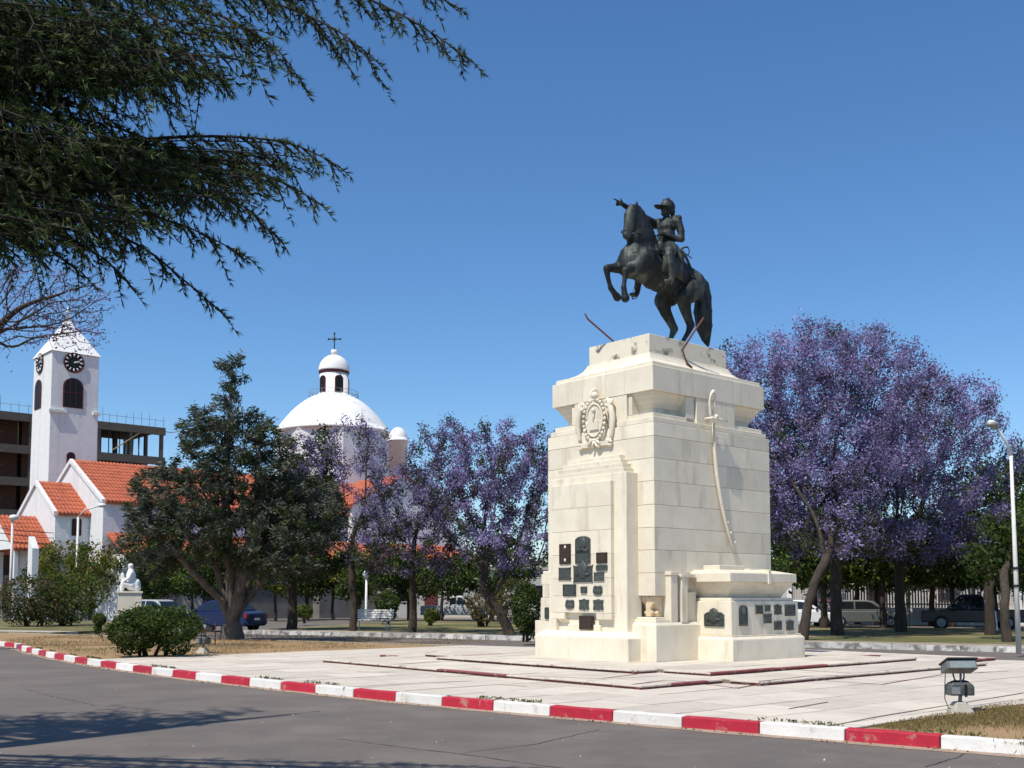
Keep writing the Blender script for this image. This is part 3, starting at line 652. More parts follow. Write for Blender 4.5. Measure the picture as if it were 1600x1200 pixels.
def plaque(plane, const, kind, px0, py0, px1, py1, m=plaque_m, relief=None, t=.025):
    f = on_u if plane == 'u' else on_v
    a, z1 = f((px0 + px1) / 2, py0, const); _, z0 = f((px0 + px1) / 2, py1, const); l_, _z = f(px0, (py0 + py1) / 2, const); r_, _z = f(px1, (py0 + py1) / 2, const)
    w, h, cc, cz = abs(r_ - l_) / 2, (z1 - z0) / 2, (l_ + r_) / 2, (z0 + z1) / 2
    poly = [(cc + p[0], cz + p[1]) for p in plaque_outline(kind, w, h)]
    ax = 'x' if plane == 'u' else 'y'
    p_ = part('plaque', MB().extr(poly, ax, const - t, const + .02), m, bevel=.006)
    inner = [(cc + q[0] * .86, cz + q[1] * .86) for q in plaque_outline(kind, w, h)]
    rr_ = MB()
    if relief == 'head':
        if ax == 'x': rr_.ball((const - t, cc, cz + h * .45), w * .55, 10, sx=.35, sz=1.15); rr_.tube([(const - t, cc - w * .7, cz - h * .1), (const - t - .02, cc, cz + h * .05), (const - t, cc + w * .7, cz - h * .1)], .03, 6)
        else: rr_.ball((cc, const - t, cz + h * .45), w * .55, 10, sy=.35, sz=1.15)
    n_ = max(2, int(h / .055))
    for k in range(n_):                                                 # rows of cast lettering too small to read, and a raised rim
        zz = cz - h * .75 + (1.5 if relief != 'head' else .75) * h * (k + .5) / n_; ww = w * (.55 + .2 * rnd.random())
        if ax == 'x': rr_.box(const - t - .004, const - t + .004, cc - ww, cc + ww, zz - .008, zz + .008)
        else: rr_.box(cc - ww, cc + ww, const - t - .004, const - t + .004, zz - .008, zz + .008)
    rim = [(const - t - .002, *q_) if ax == 'x' else (q_[0], const - t - .002, q_[1]) for q_ in inner + inner[:1]]
    rr_.tube(rim, .009, 4)
    part('cast_relief', rr_, m, p_, bevel=0); return p_
PP = PU - PR
def pz_(kind, x0, y0, x1, y1, m=plaque_m, relief=None): return plaque('u', PP, kind, *ZP(x0, y0), *ZP(x1, y1), m, relief)
p_ = pz_('rect', 298, 200, 415, 410, plaque_brown); p_['label'] = 'brown bronze plaque with two white ovals'
for (x, y) in ((352, 230), (352, 368)):
    v_, z_ = on_u(*ZP(x, y), PP - .025); part('enamel_oval', MB().ball((PP - .027, v_, z_), .03, 10, sx=.3, sz=1.3), white_paint, p_, bevel=0)
pz_('arch', 463, 118, 620, 405, relief='head')['label'] = 'arched bronze plaque with a relief head'
pz_('rect', 683, 288, 795, 400, plaque_brown); pz_('rect', 680, 422, 798, 475); pz_('scroll', 288, 440, 418, 580); pz_('scroll', 440, 418, 648, 605, relief='head'); pz_('scroll', 655, 490, 765, 588)
pz_('rect', 335, 620, 470, 740); pz_('rect', 520, 643, 585, 712); pz_('shield', 648, 632, 745, 732); pz_('shield', 360, 778, 452, 876); pz_('crest', 503, 775, 606, 885); pz_('crest', 650, 778, 756, 888)
plaque('u', PU - .065, 'rect', *ZP(505, 948), *ZP(648, 1092), plaque_brown)
Z3 = lambda x, y: (960 + x / 5.161, 840 + y / 5.161)
plaque('u', 1.44, 'chamfer', *Z3(728, 597), *Z3(888, 716), relief='head', t=.03)
for kd, x0, y0, x1, y1 in (('arch', 1002, 547, 1070, 712), ('scroll', 1135, 542, 1194, 618), ('rect', 1210, 542, 1253, 596), ('scroll', 1200, 612, 1264, 694), ('crest', 1285, 542, 1344, 622), ('rect', 1372, 540, 1454, 632), ('rect', 1287, 672, 1344, 744), ('crest', 1382, 666, 1442, 748)):
    plaque('v', -.84, kd, *Z3(x0, y0), *Z3(x1, y1), relief='head' if kd == 'arch' else None)
# the side block on the far left carries one more plaque
plaque('u', .05, 'rect', 852.5, 949, 858, 967, t=.03)

# rusty rods leaning out of the pedestal top
def rod(name, pts, rad, label):
    o = MB().tube([Vector(p) for p in pts], rad, 8).build(name, rust); tag(o, label, 'rod', 'bent rods on the pedestal top')
def mon_w(u, v, z): return MC + E1 * u + E2 * v + Vector((0, 0, z))
def rod_pt(px, py, d): return at(px, py, d)
v_, zz_ = on_u(957, 532, PX0 + .05); b0 = mon_w(PX0 + .05, v_, zz_)
rod('leaning_rod', [b0 + Vector((-.64, -.05, .62)), b0 + Vector((-.57, -.04, .49)), b0 + Vector((0, 0, 0)), b0 + Vector((.12, .01, -.14))], .022, 'thin bent rusty rod leaning out left from the pedestal top')
u_, zz_ = on_v(1066, 547, PY0 - .03); b1 = mon_w(u_, PY0 - .03, zz_)
rod('leaning_rod', [b1 + Vector((.52, .1, .78)), b1 + Vector((.27, .05, .42)), b1, b1 + Vector((.10, -.02, -.30)), b1 + Vector((.22, -.02, -.42))], .024, 'rusty rod leaning up beside the horse tail')

# ------------------------------------------------------------------ organic shapes: tapered limbs fused into one skin
def fuse(name, chains, mats, parent=None, voxel=0.03, smooth=5, balls=(), extra=None):
    mb = MB()
    for ch in chains:
        sy = 1.0
        if isinstance(ch, dict): sy = ch.get('sy', 1.0); ch = ch['c']
        for i, (x, y, z, r) in enumerate(ch):
            mb.ball((x, y, z), r, 12, sy=sy)
            if i:
                x0, y0, z0, r0 = ch[i - 1]; d = (Vector((x, y, z)) - Vector((x0, y0, z0))).length
                n = max(1, int(d / (0.45 * max(.02, min(r, r0)))))
                n = min(n, 14)
                for k in range(1, n):
                    t = k / n; mb.ball((x0 + (x - x0) * t, y0 + (y - y0) * t, z0 + (z - z0) * t), r0 + (r - r0) * t, 10, sy=sy)
    for (c, r, sx, sy, sz) in balls: mb.ball(c, r, 14, sx, sy, sz)
    if extra: extra(mb)
    me = mb.mesh(name); tmp = bpy.data.objects.new('tmp', me); COL.objects.link(tmp)
    rm = tmp.modifiers.new('r', 'REMESH'); rm.mode = 'VOXEL'; rm.voxel_size = voxel; rm.use_smooth_shade = True
    sm = tmp.modifiers.new('s', 'SMOOTH'); sm.factor = 0.5; sm.iterations = smooth
    dg = bpy.context.evaluated_depsgraph_get(); out = bpy.data.meshes.new_from_object(tmp.evaluated_get(dg)); out.name = name
    bpy.data.objects.remove(tmp); bpy.data.meshes.remove(me)
    out.polygons.foreach_set('use_smooth', [True] * len(out.polygons)); out.materials.clear()
    return link(name, out, mats, parent)

SO = MC + E1 * 2.275 + E2 * 1.875
statue = thing('equestrian_statue', 'dark bronze rider pointing ahead on a rearing horse atop the pedestal', 'statue', (SO.x, SO.y, PTOP), math.radians(221)); statue.scale = (1.012,) * 3
ZB = -7.42
def z_(c): return [(x, y, z + ZB, r) for x, y, z, r in c]
def zb(c, r, sx=1, sy=1, sz=1): return ((c[0], c[1], c[2] + ZB), r, sx, sy, sz)
horse_chains = [
    {'c': z_([(.78, 0, 9.42, .44), (.45, 0, 9.42, .49), (.1, 0, 9.36, .50), (-.35, 0, 9.26, .47), (-.75, 0, 9.2, .48), (-1.08, 0, 9.2, .46), (-1.3, 0, 9.16, .34)]), 'sy': .80},
    {'c': z_([(.50, 0, 9.66, .44), (.60, 0, 9.96, .40), (.66, 0, 10.22, .33), (.72, 0, 10.46, .25), (.80, 0, 10.57, .20)]), 'sy': .66},      # neck
    {'c': z_([(.10, 0, 9.88, .2), (.28, 0, 10.16, .2), (.42, 0, 10.40, .18), (.56, 0, 10.58, .15), (.72, 0, 10.69, .11)]), 'sy': .5},           # crest
    {'c': z_([(.84, 0.01, 10.58, .18), (.95, .03, 10.43, .185), (1.03, .05, 10.24, .145), (1.09, .06, 10.06, .12), (1.12, .06, 9.95, .115)]), 'sy': .8},   # head
    {'c': z_([(.80, 0, 10.44, .15), (.90, .01, 10.24, .14), (1.02, .02, 10.06, .09), (1.07, .03, 9.93, .075)]), 'sy': .7},
    z_([(.80, .08, 10.66, .045), (.80, .10, 10.76, .035), (.83, .105, 10.83, .014)]), z_([(.80, -.08, 10.66, .045), (.80, -.10, 10.76, .035), (.83, -.105, 10.83, .014)]),   # ears
    # hind legs
    z_([(-1.02, .20, 9.18, .34), (-.82, .26, 8.95, .30), (-.62, .28, 8.76, .21), (-.70, .26, 8.50, .145), (-.86, .23, 8.26, .11), (-.95, .22, 8.15, .105), (-.84, .22, 7.95, .068), (-.68, .22, 7.75, .06), (-.60, .22, 7.62, .075), (-.50, .22, 7.53, .085), (-.44, .22, 7.46, .09)]),
    z_([(-.98, -.20, 9.14, .33), (-.70, -.25, 8.95, .30), (-.46, -.25, 8.76, .21), (-.56, -.23, 8.48, .145), (-.74, -.21, 8.24, .11), (-.83, -.2, 8.12, .105), (-.73, -.2, 7.92, .068), (-.60, -.2, 7.72, .06), (-.54, -.2, 7.60, .075), (-.44, -.2, 7.52, .085), (-.38, -.2, 7.46, .09)]),
    # forelegs
    z_([(.72, .22, 9.45, .26), (.90, .22, 9.24, .19), (1.08, .21, 9.14, .13), (1.24, .2, 9.08, .10), (1.32, .2, 9.04, .098), (1.34, .2, 8.90, .066), (1.37, .2, 8.72, .056), (1.38, .2, 8.64, .072), (1.36, .2, 8.52, .075), (1.33, .2, 8.40, .105)]),
    z_([(.78, -.20, 9.45, .26), (1.0, -.2, 9.30, .18), (1.2, -.2, 9.22, .125), (1.40, -.2, 9.18, .098), (1.51, -.2, 9.15, .096), (1.50, -.2, 9.0, .066), (1.43, -.2, 8.80, .056), (1.40, -.2, 8.72, .07), (1.28, -.2, 8.62, .072), (1.17, -.2, 8.53, .10)]),
    # tail
    z_([(-1.42, 0, 9.36, .10), (-1.54, 0, 9.41, .15), (-1.66, 0, 9.28, .19), (-1.70, 0, 9.0, .22), (-1.68, 0, 8.65, .245), (-1.72, 0, 8.3, .22), (-1.78, 0, 8.02, .13), (-1.84, .02, 7.82, .04)]),
    z_([(-1.60, .05, 9.1, .14), (-1.56, .06, 8.6, .15), (-1.52, .06, 8.3, .11), (-1.58, .07, 8.0, .06), (-1.62, .07, 7.86, .02)]), z_([(-1.74, -.06, 8.6, .12), (-1.86, -.05, 8.2, .08), (-1.92, -.05, 7.98, .02)]),
    # jaw and cheek
    z_([(.86, .07, 10.36, .11), (.92, .06, 10.24, .10)]), z_([(.86, -.06, 10.36, .11), (.92, -.05, 10.24, .10)]),
]
mane = []
for k in range(9):
    t = k / 8; x, z = .70 - .60 * t, 10.70 - .78 * t
    mane.append(z_([(x - .02, .03, z, .07), (x - .05, .10, z - .1, .06), (x - .02, .15, z - .22, .03)]))
hballs = [zb((.28, .34, 9.80), .10, .8, .8, 1.4), zb((.28, -.34, 9.80), .10, .8, .8, 1.4), zb((.95, 0, 9.3), .30, 1, 1.0, 1.1), zb((1.02, .08, 9.38), .2, 1, 1, 1.1), zb((1.02, -.08, 9.38), .2, 1, 1, 1.1)]
fuse('horse', horse_chains + mane, bronze, statue, .026, 4, hballs)
rider_chains = [
    {'c': z_([(-.30, 0, 9.93, .22), (-.31, 0, 10.08, .20), (-.33, 0, 10.28, .215), (-.34, 0, 10.46, .225), (-.35, 0, 10.58, .17)]), 'sy': 1.08},
    z_([(-.36, 0, 10.62, .10), (-.35, 0, 10.74, .085)]),
    z_([(-.40, .2, 10.58, .12), (-.42, .29, 10.54, .115), (-.45, .36, 10.32, .095), (-.45, .38, 10.12, .082), (-.34, .32, 10.12, .076), (-.20, .22, 10.18, .068), (-.10, .14, 10.22, .055)]),      # left arm
    z_([(-.32, -.2, 10.60, .12), (-.25, -.28, 10.60, .115), (.05, -.28, 10.66, .10), (.34, -.27, 10.70, .085), (.64, -.24, 10.74, .075), (.92, -.21, 10.78, .058), (1.0, -.2, 10.79, .05)]),      # right arm
    z_([(-.28, .12, 9.92, .19), (-.12, .30, 9.84, .175), (.02, .41, 9.70, .145), (.06, .43, 9.60, .125), (.05, .45, 9.40, .115), (.03, .45, 9.20, .095), (.02, .45, 9.06, .075), (.04, .45, 8.99, .07), (.16, .46, 8.95, .06), (.25, .47, 8.95, .045)]),
    z_([(-.28, -.12, 9.92, .19), (-.12, -.30, 9.84, .175), (.04, -.41, 9.68, .145), (.10, -.43, 9.56, .125), (.16, -.44, 9.30, .11), (.20, -.44, 9.05, .085), (.22, -.44, 8.90, .07), (.26, -.44, 8.82, .065), (.38, -.44, 8.78, .055), (.46, -.44, 8.79, .04)]),
    # coat skirts behind and over the thighs
    {'c': z_([(-.42, 0, 9.9, .22), (-.58, 0, 9.78, .2), (-.70, 0, 9.70, .12)]), 'sy': 1.35},
    z_([(-.34, .26, 9.86, .12), (-.42, .36, 9.66, .10), (-.48, .40, 9.48, .05)]),
    # left hand fingers closed on the reins, right hand pointing
    z_([(-.10, .14, 10.22, .055), (-.04, .11, 10.23, .045)]), z_([(-.06, .16, 10.25, .03), (-.01, .12, 10.26, .026), (-.03, .08, 10.24, .024)]), z_([(-.05, .15, 10.20, .03), (.0, .11, 10.21, .026), (-.02, .08, 10.2, .024)]), z_([(-.09, .11, 10.27, .028), (-.04, .08, 10.29, .022)]),
    z_([(1.0, -.2, 10.79, .055), (1.07, -.2, 10.80, .05)]), z_([(1.08, -.19, 10.815, .027), (1.18, -.19, 10.83, .024), (1.28, -.19, 10.835, .019)]),
    z_([(1.08, -.215, 10.79, .026), (1.15, -.215, 10.78, .024), (1.17, -.215, 10.745, .02)]), z_([(1.07, -.235, 10.775, .026), (1.13, -.235, 10.76, .022), (1.14, -.235, 10.73, .02)]), z_([(1.06, -.24, 10.755, .023), (1.11, -.24, 10.735, .02)]), z_([(1.03, -.15, 10.80, .026), (1.09, -.13, 10.845, .021), (1.13, -.12, 10.875, .016)]),
    # epaulettes
    z_([(-.40, .2, 10.68, .06), (-.42, .33, 10.64, .075)]), z_([(-.34, -.2, 10.70, .06), (-.27, -.32, 10.68, .075)]),
    # head: skull, jaw, nose, chin, ears
    z_([(-.36, .01, 10.93, .135), (-.33, .01, 10.90, .13)]), z_([(-.29, .015, 10.83, .085), (-.25, .015, 10.80, .06)]), z_([(-.20, .015, 10.90, .026), (-.17, .015, 10.865, .03)]), z_([(-.21, .015, 10.815, .03), (-.20, .03, 10.815, .025)]),
    z_([(-.37, .135, 10.89, .035), (-.37, .14, 10.86, .03)]), z_([(-.37, -.115, 10.89, .035), (-.37, -.12, 10.86, .03)]),
    # sideburn whiskers
    z_([(-.30, .10, 10.84, .04), (-.28, .09, 10.80, .035)]), z_([(-.30, -.08, 10.84, .04), (-.28, -.07, 10.80, .035)]),
]
rider = fuse('rider', rider_chains, bronze, statue, .018, 3)
# round crested cap with a long peak
hc = MB(); hc.ball((-.385, .01, 10.985 + ZB), .19, 16, sx=1.05, sy=.90, sz=1.0); hc.tube([(-.56, .01, 10.78 + ZB), (-.575, .01, 10.92 + ZB), (-.53, .01, 11.09 + ZB), (-.40, .01, 11.175 + ZB), (-.25, .01, 11.12 + ZB)], [.05, .06, .06, .05, .03], 8)
for k in range(9):
    a = math.radians(-60 + 120 * k / 8)
    hc._add([(-.385 + .17 * math.cos(a), .01 + .165 * math.sin(a), 10.965 + ZB), (-.385 + (.17 + .30 * math.cos(a * .75) ** 2) * math.cos(a * .8), .01 + .17 * math.sin(a), 10.935 + ZB)], [])
o0 = len(hc.v) - 18
for k in range(8): hc.f.append((o0 + 2 * k, o0 + 2 * k + 1, o0 + 2 * k + 3, o0 + 2 * k + 2)); hc.m.append(0); hc.smooth.append(True)
cap = hc.build('helmet', bronze, rider); sol = cap.modifiers.new('s', 'SOLIDIFY'); sol.thickness = .018
# saddle cloth: a curved blanket over the back
sc = MB(); rows, cols = 8, 17
for i in range(rows):
    x = .28 - .95 * i / (rows - 1); zc = 9.36 + .12 * x - (.05 if x < -.4 else 0)
    for j in range(cols):
        a = math.radians(-112 + 224 * j / (cols - 1)); fl_ = 1.0 + .05 * math.sin(j * 1.9) * (abs(a) > 1.2)
        sc.v.append((x + .04 * math.sin(j * .9), .445 * fl_ * math.sin(a), zc + ZB + .545 * math.cos(a) * fl_))
for i in range(rows - 1):
    for j in range(cols - 1): sc.f.append((i * cols + j, i * cols + j + 1, (i + 1) * cols + j + 1, (i + 1) * cols + j)); sc.m.append(0); sc.smooth.append(True)
cl = sc.build('saddle_cloth', bronze, statue); so_ = cl.modifiers.new('s', 'SOLIDIFY'); so_.thickness = .025
sd_ = MB(); sd_.tube([(-.62, 0, 10.0 + ZB), (-.55, 0, 9.9 + ZB), (-.2, 0, 9.84 + ZB), (.1, 0, 9.92 + ZB), (.16, 0, 10.02 + ZB)], [.1, .2, .22, .18, .08], 12); sd_.build('saddle', bronze, statue)
# reins, bridle, girth
rn = MB()
for s_ in (1, -1):
    rn.tube([(1.07, .09 * s_, 9.98 + ZB), (.95, .20 * s_, 10.0 + ZB), (.6, .22 * s_, 10.04 + ZB), (.2, .20 * s_, 10.10 + ZB), (-.03, .11, 10.23 + ZB)], .014, 6)
    rn.tube([(1.08, .08 * s_, 9.98 + ZB), (.98, .13 * s_, 10.26 + ZB), (.84, .13 * s_, 10.52 + ZB)], .014, 6)
rn.tube([(1.13 * math.cos(0) - .0 + .0 - .02 + .115 * math.cos(t), .03 + .10 * math.sin(t), 10.02 + ZB + .02 * math.cos(t)) for t in [k * math.pi / 6 for k in range(13)]], .014, 6)
rn.tube([(.22, .40, 9.60 + ZB), (.7, .38, 9.62 + ZB), (1.08, .22, 9.52 + ZB), (1.19, 0, 9.48 + ZB), (1.08, -.22, 9.52 + ZB), (.7, -.38, 9.62 + ZB), (.22, -.4, 9.6 + ZB)], .022, 6)
rn.build('bridle_and_reins', bronze, statue)
# stirrups
for s_, x, z in ((.46, .10, 8.95), (-.44, .32, 8.78)):
    st = MB(); st.tube([(x + .0, s_ - .07, z - .07 + ZB), (x, s_ - .08, z + .06 + ZB), (x, s_, z + .2 + ZB), (x, s_ + .08, z + .06 + ZB), (x, s_ + .07, z - .07 + ZB), (x, s_ - .07, z - .07 + ZB)], .014, 6); st.tube([(x, s_, z + .2 + ZB), (x - .12, s_ * .98, z + .65 + ZB)], .014, 6); st.build('stirrup', bronze, statue)
# curved sabre at the left hip
sw = MB(); sw.tube([(-.38, .42, 9.86 + ZB), (-.52, .46, 9.66 + ZB), (-.66, .48, 9.42 + ZB), (-.86, .49, 9.12 + ZB), (-1.10, .48, 8.9 + ZB)], [.03, .032, .03, .026, .014], 8)
sw.tube([(-.38, .42, 9.86 + ZB), (-.50, .44, 9.92 + ZB), (-.60, .44, 9.94 + ZB)], .022, 6); sw.tube([(-.60, .44, 9.95 + ZB), (-.66, .44, 9.85 + ZB), (-.60, .44, 9.74 + ZB), (-.46, .44, 9.76 + ZB)], .013, 6); sw.tube([(-.74, .44, 9.70 + ZB), (-.46, .44, 9.78 + ZB)], .012, 6)
sw.build('sabre', bronze, statue)
pb = MB(); pb.box(-1.05, -.15, -.42, .42, 0.002, .05); pb.build('bronze_base', bronze, statue, .015)

# ------------------------------------------------------------------ church on the far side
TC = at(77, 700, 88.0); TC.z = 0
church = thing('church', 'white church with clock tower, red tiled roofs and big white dome', 'church', (TC.x, TC.y, 0), GRID)
def ch_uv(p): d = Vector((p.x - TC.x, p.y - TC.y, 0)); return d.dot(E1), d.dot(E2)
def ch_plane(px, py, axis, const):
    """sight line met with local plane u = const or v = const of the church -> (u, v, z)"""
    e = E1 if axis == 'u' else E2; r = ray(px, py); t = (const + TC.dot(e)) / (r.x * e.x + r.y * e.y)
    p = Vector((r.x * t, r.y * t, EYE + r.z * t)); a, b = ch_uv(p); return a, b, p.z
def cpart(name, mb, m, parent=church, bevel=0.0): return mb.build(name, m, parent, bevel)
def arch_poly(w, z0, z1, n=9):
    r = w / 2; return [(-r, z0), (r, z0)] + [(r * math.cos(math.pi * k / (n - 1)), z1 - r + r * math.sin(math.pi * k / (n - 1))) for k in range(n)]
def arch_window(axis, const, c, z0, z1, w, parent, out=-1):
    """recessed-looking arched opening: maroon reveal, dark pane, bars"""
    ax = 'x' if axis == 'u' else 'y'
    f = cpart('window', MB().extr([(c + p[0] * 1.16, p[1] + (.05 if p[1] > z0 else -.05)) for p in arch_poly(w, z0, z1)], ax, const - .05, const + .1), maroon, parent) if parent.parent is None else MB().extr([(c + p[0] * 1.16, p[1] + (.05 if p[1] > z0 else -.05)) for p in arch_poly(w, z0, z1)], ax, const - .05, const + .1).build('window', maroon, parent)
    par = f if parent.parent is None else parent
    MB().extr([(c + p[0], p[1]) for p in arch_poly(w, z0, z1)], ax, const - .062, const + .1).build('pane', dark_glass, par)
    b = MB()
    for k in (-.17, .17):
        if ax == 'x': b.box(const - .085, const - .06, c + k * w - .02, c + k * w + .02, z0, z1 - .15)
        else: b.box(c + k * w - .02, c + k * w + .02, const - .085, const - .06, z0, z1 - .15)
    zm = (z0 + z1) / 2
    if ax == 'x': b.box(const - .085, const - .06, c - w / 2, c + w / 2, zm - .03, zm + .03)
    else: b.box(c - w / 2, c + w / 2, const - .085, const - .06, zm - .03, zm + .03)
    b.build('glazing_bar', maroon, par); return f
# tower
TW, TV = 3.85, 4.5
eave = ch_plane(78, 549, 'u', 0)[2]
tw = cpart('tower', MB().frustum((-.12, TW + .10, -.12, TV + .12), 0, (0, TW, 0, TV), eave), white_wall, bevel=.05)
cpart('tower_roof', MB()._add([(-.12, -.12, eave), (TW + .12, -.12, eave), (TW + .12, TV + .12, eave), (-.12, TV + .12, eave), (TW / 2, TV / 2, eave + 3.5)], [(0, 1, 4), (1, 2, 4), (2, 3, 4), (3, 0, 4), (3, 2, 1, 0)]), dome_m)
cpart('finial', MB().tube([(TW / 2, TV / 2, eave + 3.4), (TW / 2, TV / 2, eave + 4.4)], [.16, .03], 8).ball((TW / 2, TV / 2, eave + 4.0), .2, 10), white_wall)
def clock(axis, const, c, z, r):
    ax = 'x' if axis == 'u' else 'y'; n = 32
    disc = [(c + r * math.cos(2 * math.pi * k / n), z + r * math.sin(2 * math.pi * k / n)) for k in range(n)]
    cf = cpart('clock', MB().extr(disc, ax, const - .08, const + .05), black_m)
    cpt = lambda a, q, o=-.1: (const + o, c + q * math.cos(a), z + q * math.sin(a)) if ax == 'x' else (c + q * math.cos(a), const + o, z + q * math.sin(a))
    MB().tube([cpt(2 * math.pi * k / n, r * .98, -.08) for k in range(n + 1)], .05, 6).build('clock_rim', maroon, cf)
    for k in range(12):
        a = 2 * math.pi * k / 12; MB().tube([cpt(a, r * .60), cpt(a, r * .88)], [.045, .075], 4).build('hour_mark', white_paint, cf)
    sgn = -1 if axis == 'u' else 1
    for a, l, w in ((math.radians(90 - sgn * 68), .55, .06), (math.radians(90 - sgn * 82), .8, .045)):
        MB().tube([cpt(a, 0, -.12), cpt(a, r * l, -.12)], [w, w * .5], 4).build('clock_hand', white_paint, cf)
uu, _, zc = ch_plane(115.2, 567, 'v', 0); rad = 15.7 * 90 / 1700
clock('v', 0.0, uu, zc, rad); _, vv, zc2 = ch_plane(63.2, 568, 'u', 0); clock('u', 0.0, vv, zc2, rad)
u0_, _, zt = ch_plane(101, 590, 'v', 0); u1_, _, zb_ = ch_plane(127, 638, 'v', 0); arch_window('v', -.03, (u0_ + u1_) / 2, zb_, zt, u1_ - u0_, church)
_, va, zt = ch_plane(66, 592, 'u', 0); _, vb, zb_ = ch_plane(55, 640, 'u', 0); arch_window('u', -.03, (va + vb) / 2, zb_, zt, abs(vb - va) * .9, church)
u0_, _, zt = ch_plane(105, 707, 'v', -.07); u1_, _, zb_ = ch_plane(115.5, 727, 'v', -.07); arch_window('v', -.12, (u0_ + u1_) / 2, zb_ - .3, zt, u1_ - u0_, church)
zl = ch_plane(78, 641, 'v', 0)[2]; cpart('ledge', MB().box(-.16, 1.25, -.22, .05, zl - .10, zl + .12), white_wall); zl2 = ch_plane(144, 647, 'v', 0)[2]; cpart('ledge', MB().box(TW - .45, TW + .12, -.22, .05, zl2 - .10, zl2 + .15), white_wall)

def tiled(ax_u0, ax_u1, ridge, eave_, along='u', name='roof'):
    """one roof slope with round tile rows; ridge/eave = (coordinate across, z)"""
    (r, zr), (e, ze) = ridge, eave_; mb = MB(); sp = .27; n = max(2, int(round(abs(ax_u1 - ax_u0) / sp))); sp = (ax_u1 - ax_u0) / n
    sl = Vector((e - r, ze - zr)); L = sl.length; nrm = Vector((-sl.y, sl.x)).normalized()
    if nrm.y < 0: nrm = -nrm
    mk = (lambda a, c, z: (a, c, z)) if along == 'u' else (lambda a, c, z: (c, a, z))
    steps = max(2, int(L / .6))
    for i in range(n):
        for s in range(steps):
            t0, t1 = s / steps, (s + 1) / steps + .01; lift0, lift1 = .0, .03
            for (c_off, rr, hgt) in ((.5, .34, .075),):
                ring = []
                for (t, lf) in ((t0, lift0), (t1, lift1)):
                    for k in range(5):
                        a = math.pi * k / 4; q = ax_u0 + sp * (i + c_off) + sp * .40 * math.cos(a); h = hgt * math.sin(a) + lf
                        c = r + sl.x * t + nrm.x * h; z = zr + sl.y * t + nrm.y * h; ring.append(mk(q, c, z))
                o = len(mb.v); mb.v += ring
                for k in range(4): mb.f.append((o + k, o + k + 1, o + 5 + k + 1, o + 5 + k)); mb.m.append(0); mb.smooth.append(True)
                mb.f.append((o + 5, o + 6, o + 7, o + 8, o + 9)); mb.m.append(0); mb.smooth.append(False)
    base = [mk(ax_u0, r, zr), mk(ax_u1, r, zr), mk(ax_u1, e, ze), mk(ax_u0, e, ze)]
    th = [mk(q[0], q[1], 0) for q in ()]
    o = len(mb.v); mb.v += base + [(b[0], b[1], b[2] - .18) for b in base]
    for f in ((0, 1, 2, 3), (7, 6, 5, 4), (0, 4, 5, 1), (1, 5, 6, 2), (2, 6, 7, 3), (3, 7, 4, 0)): mb.f.append(tuple(o + x for x in f)); mb.m.append(0); mb.smooth.append(False)
    ro = mb.build(name, roof_m, church, fix=False); ro['kind'] = 'stuff'; return ro
def gabled(u0, u1, vc, w, zr, h, z_base=0.0, over=.25, cut_left=True):
    """house volume with the ridge along u; walls and two tiled slopes"""
    ze = zr - h
    mb = MB(); mb.extr([(vc - w, z_base), (vc + w, z_base), (vc + w, ze), (vc, zr - .12), (vc - w, ze)], 'x', u0, u1)
    wl = cpart('wall', mb, white_wall)
    rake = MB()
    for s in (-1, 1):
        rake.extr([(vc, zr + .10), (vc, zr - .22), (vc + s * (w + .1), ze - .30), (vc + s * (w + .1), ze + .02)], 'x', u0 - .14, u0 + .10)
    rake.build('gable_coping', white_wall, church)
    tiled(u0 + .1, u1, (vc, zr + .02), (vc - w - over, ze - over * h / w + .02)); tiled(u0 + .1, u1, (vc, zr + .02), (vc + w + over, ze - over * h / w + .02))
    return wl
P1 = at(112, 719, 81.0); g1u, g1v = ch_uv(P1); W1, H1 = 6.6, 3.4
gabled(g1u, g1u + 26, g1v, W1, P1.z, H1)
g2u = g1u - 2.4; _, g2v, g2z = ch_plane(57, 752.5, 'u', g2u); W2, H2 = 4.3, 2.45
gabled(g2u, g1u + .1, g2v, W2, g2z, H2)
g3u = g2u - 2.7; _, g3v, g3z = ch_plane(-5, 805, 'u', g3u); W3, H3 = 4.2, 2.5
# open porch: roof on posts
tiled(g3u, g2u, (g3v, g3z), (g3v - W3, g3z - H3)); tiled(g3u, g2u, (g3v, g3z), (g3v + W3, g3z - H3))
cpart('porch_gable', MB().extr([(g3v - W3 + .3, g3z - H3), (g3v + W3 - .3, g3z - H3), (g3v, g3z - .2)], 'x', g3u + .1, g3u + .4), white_wall)
for a in (-1, 1):
    for k, c in enumerate((.15, 1.3, 2.5)): cpart('porch_post', MB().box(g3u + c, g3u + c + .25, g3v + a * (W3 - .5) - .15, g3v + a * (W3 - .5) + .15, 0, g3z - H3), white_wall)
# buttress slab with sloped top
_, bv, bz = ch_plane(44.5, 838, 'u', g3u - .6); _, bv2, _ = ch_plane(50.5, 860, 'u', g3u - .6)
cpart('buttress', MB().extr([(bv, 0), (bv2, 0), (bv2, bz - .8), (bv, bz)], 'x', g3u - .6, g3u - .2), white_wall)
# pair of arched windows in the side wall of the middle volume
vside = g2v - W2
for x0, x1 in ((113, 118.5), (120.5, 126)):
    ua, _, zt = ch_plane(x0, 811, 'v', vside); ub, _, zb_ = ch_plane(x1, 836, 'v', vside); arch_window('v', vside - .02, (ua + ub) / 2, zb_, zt, ub - ua, church)
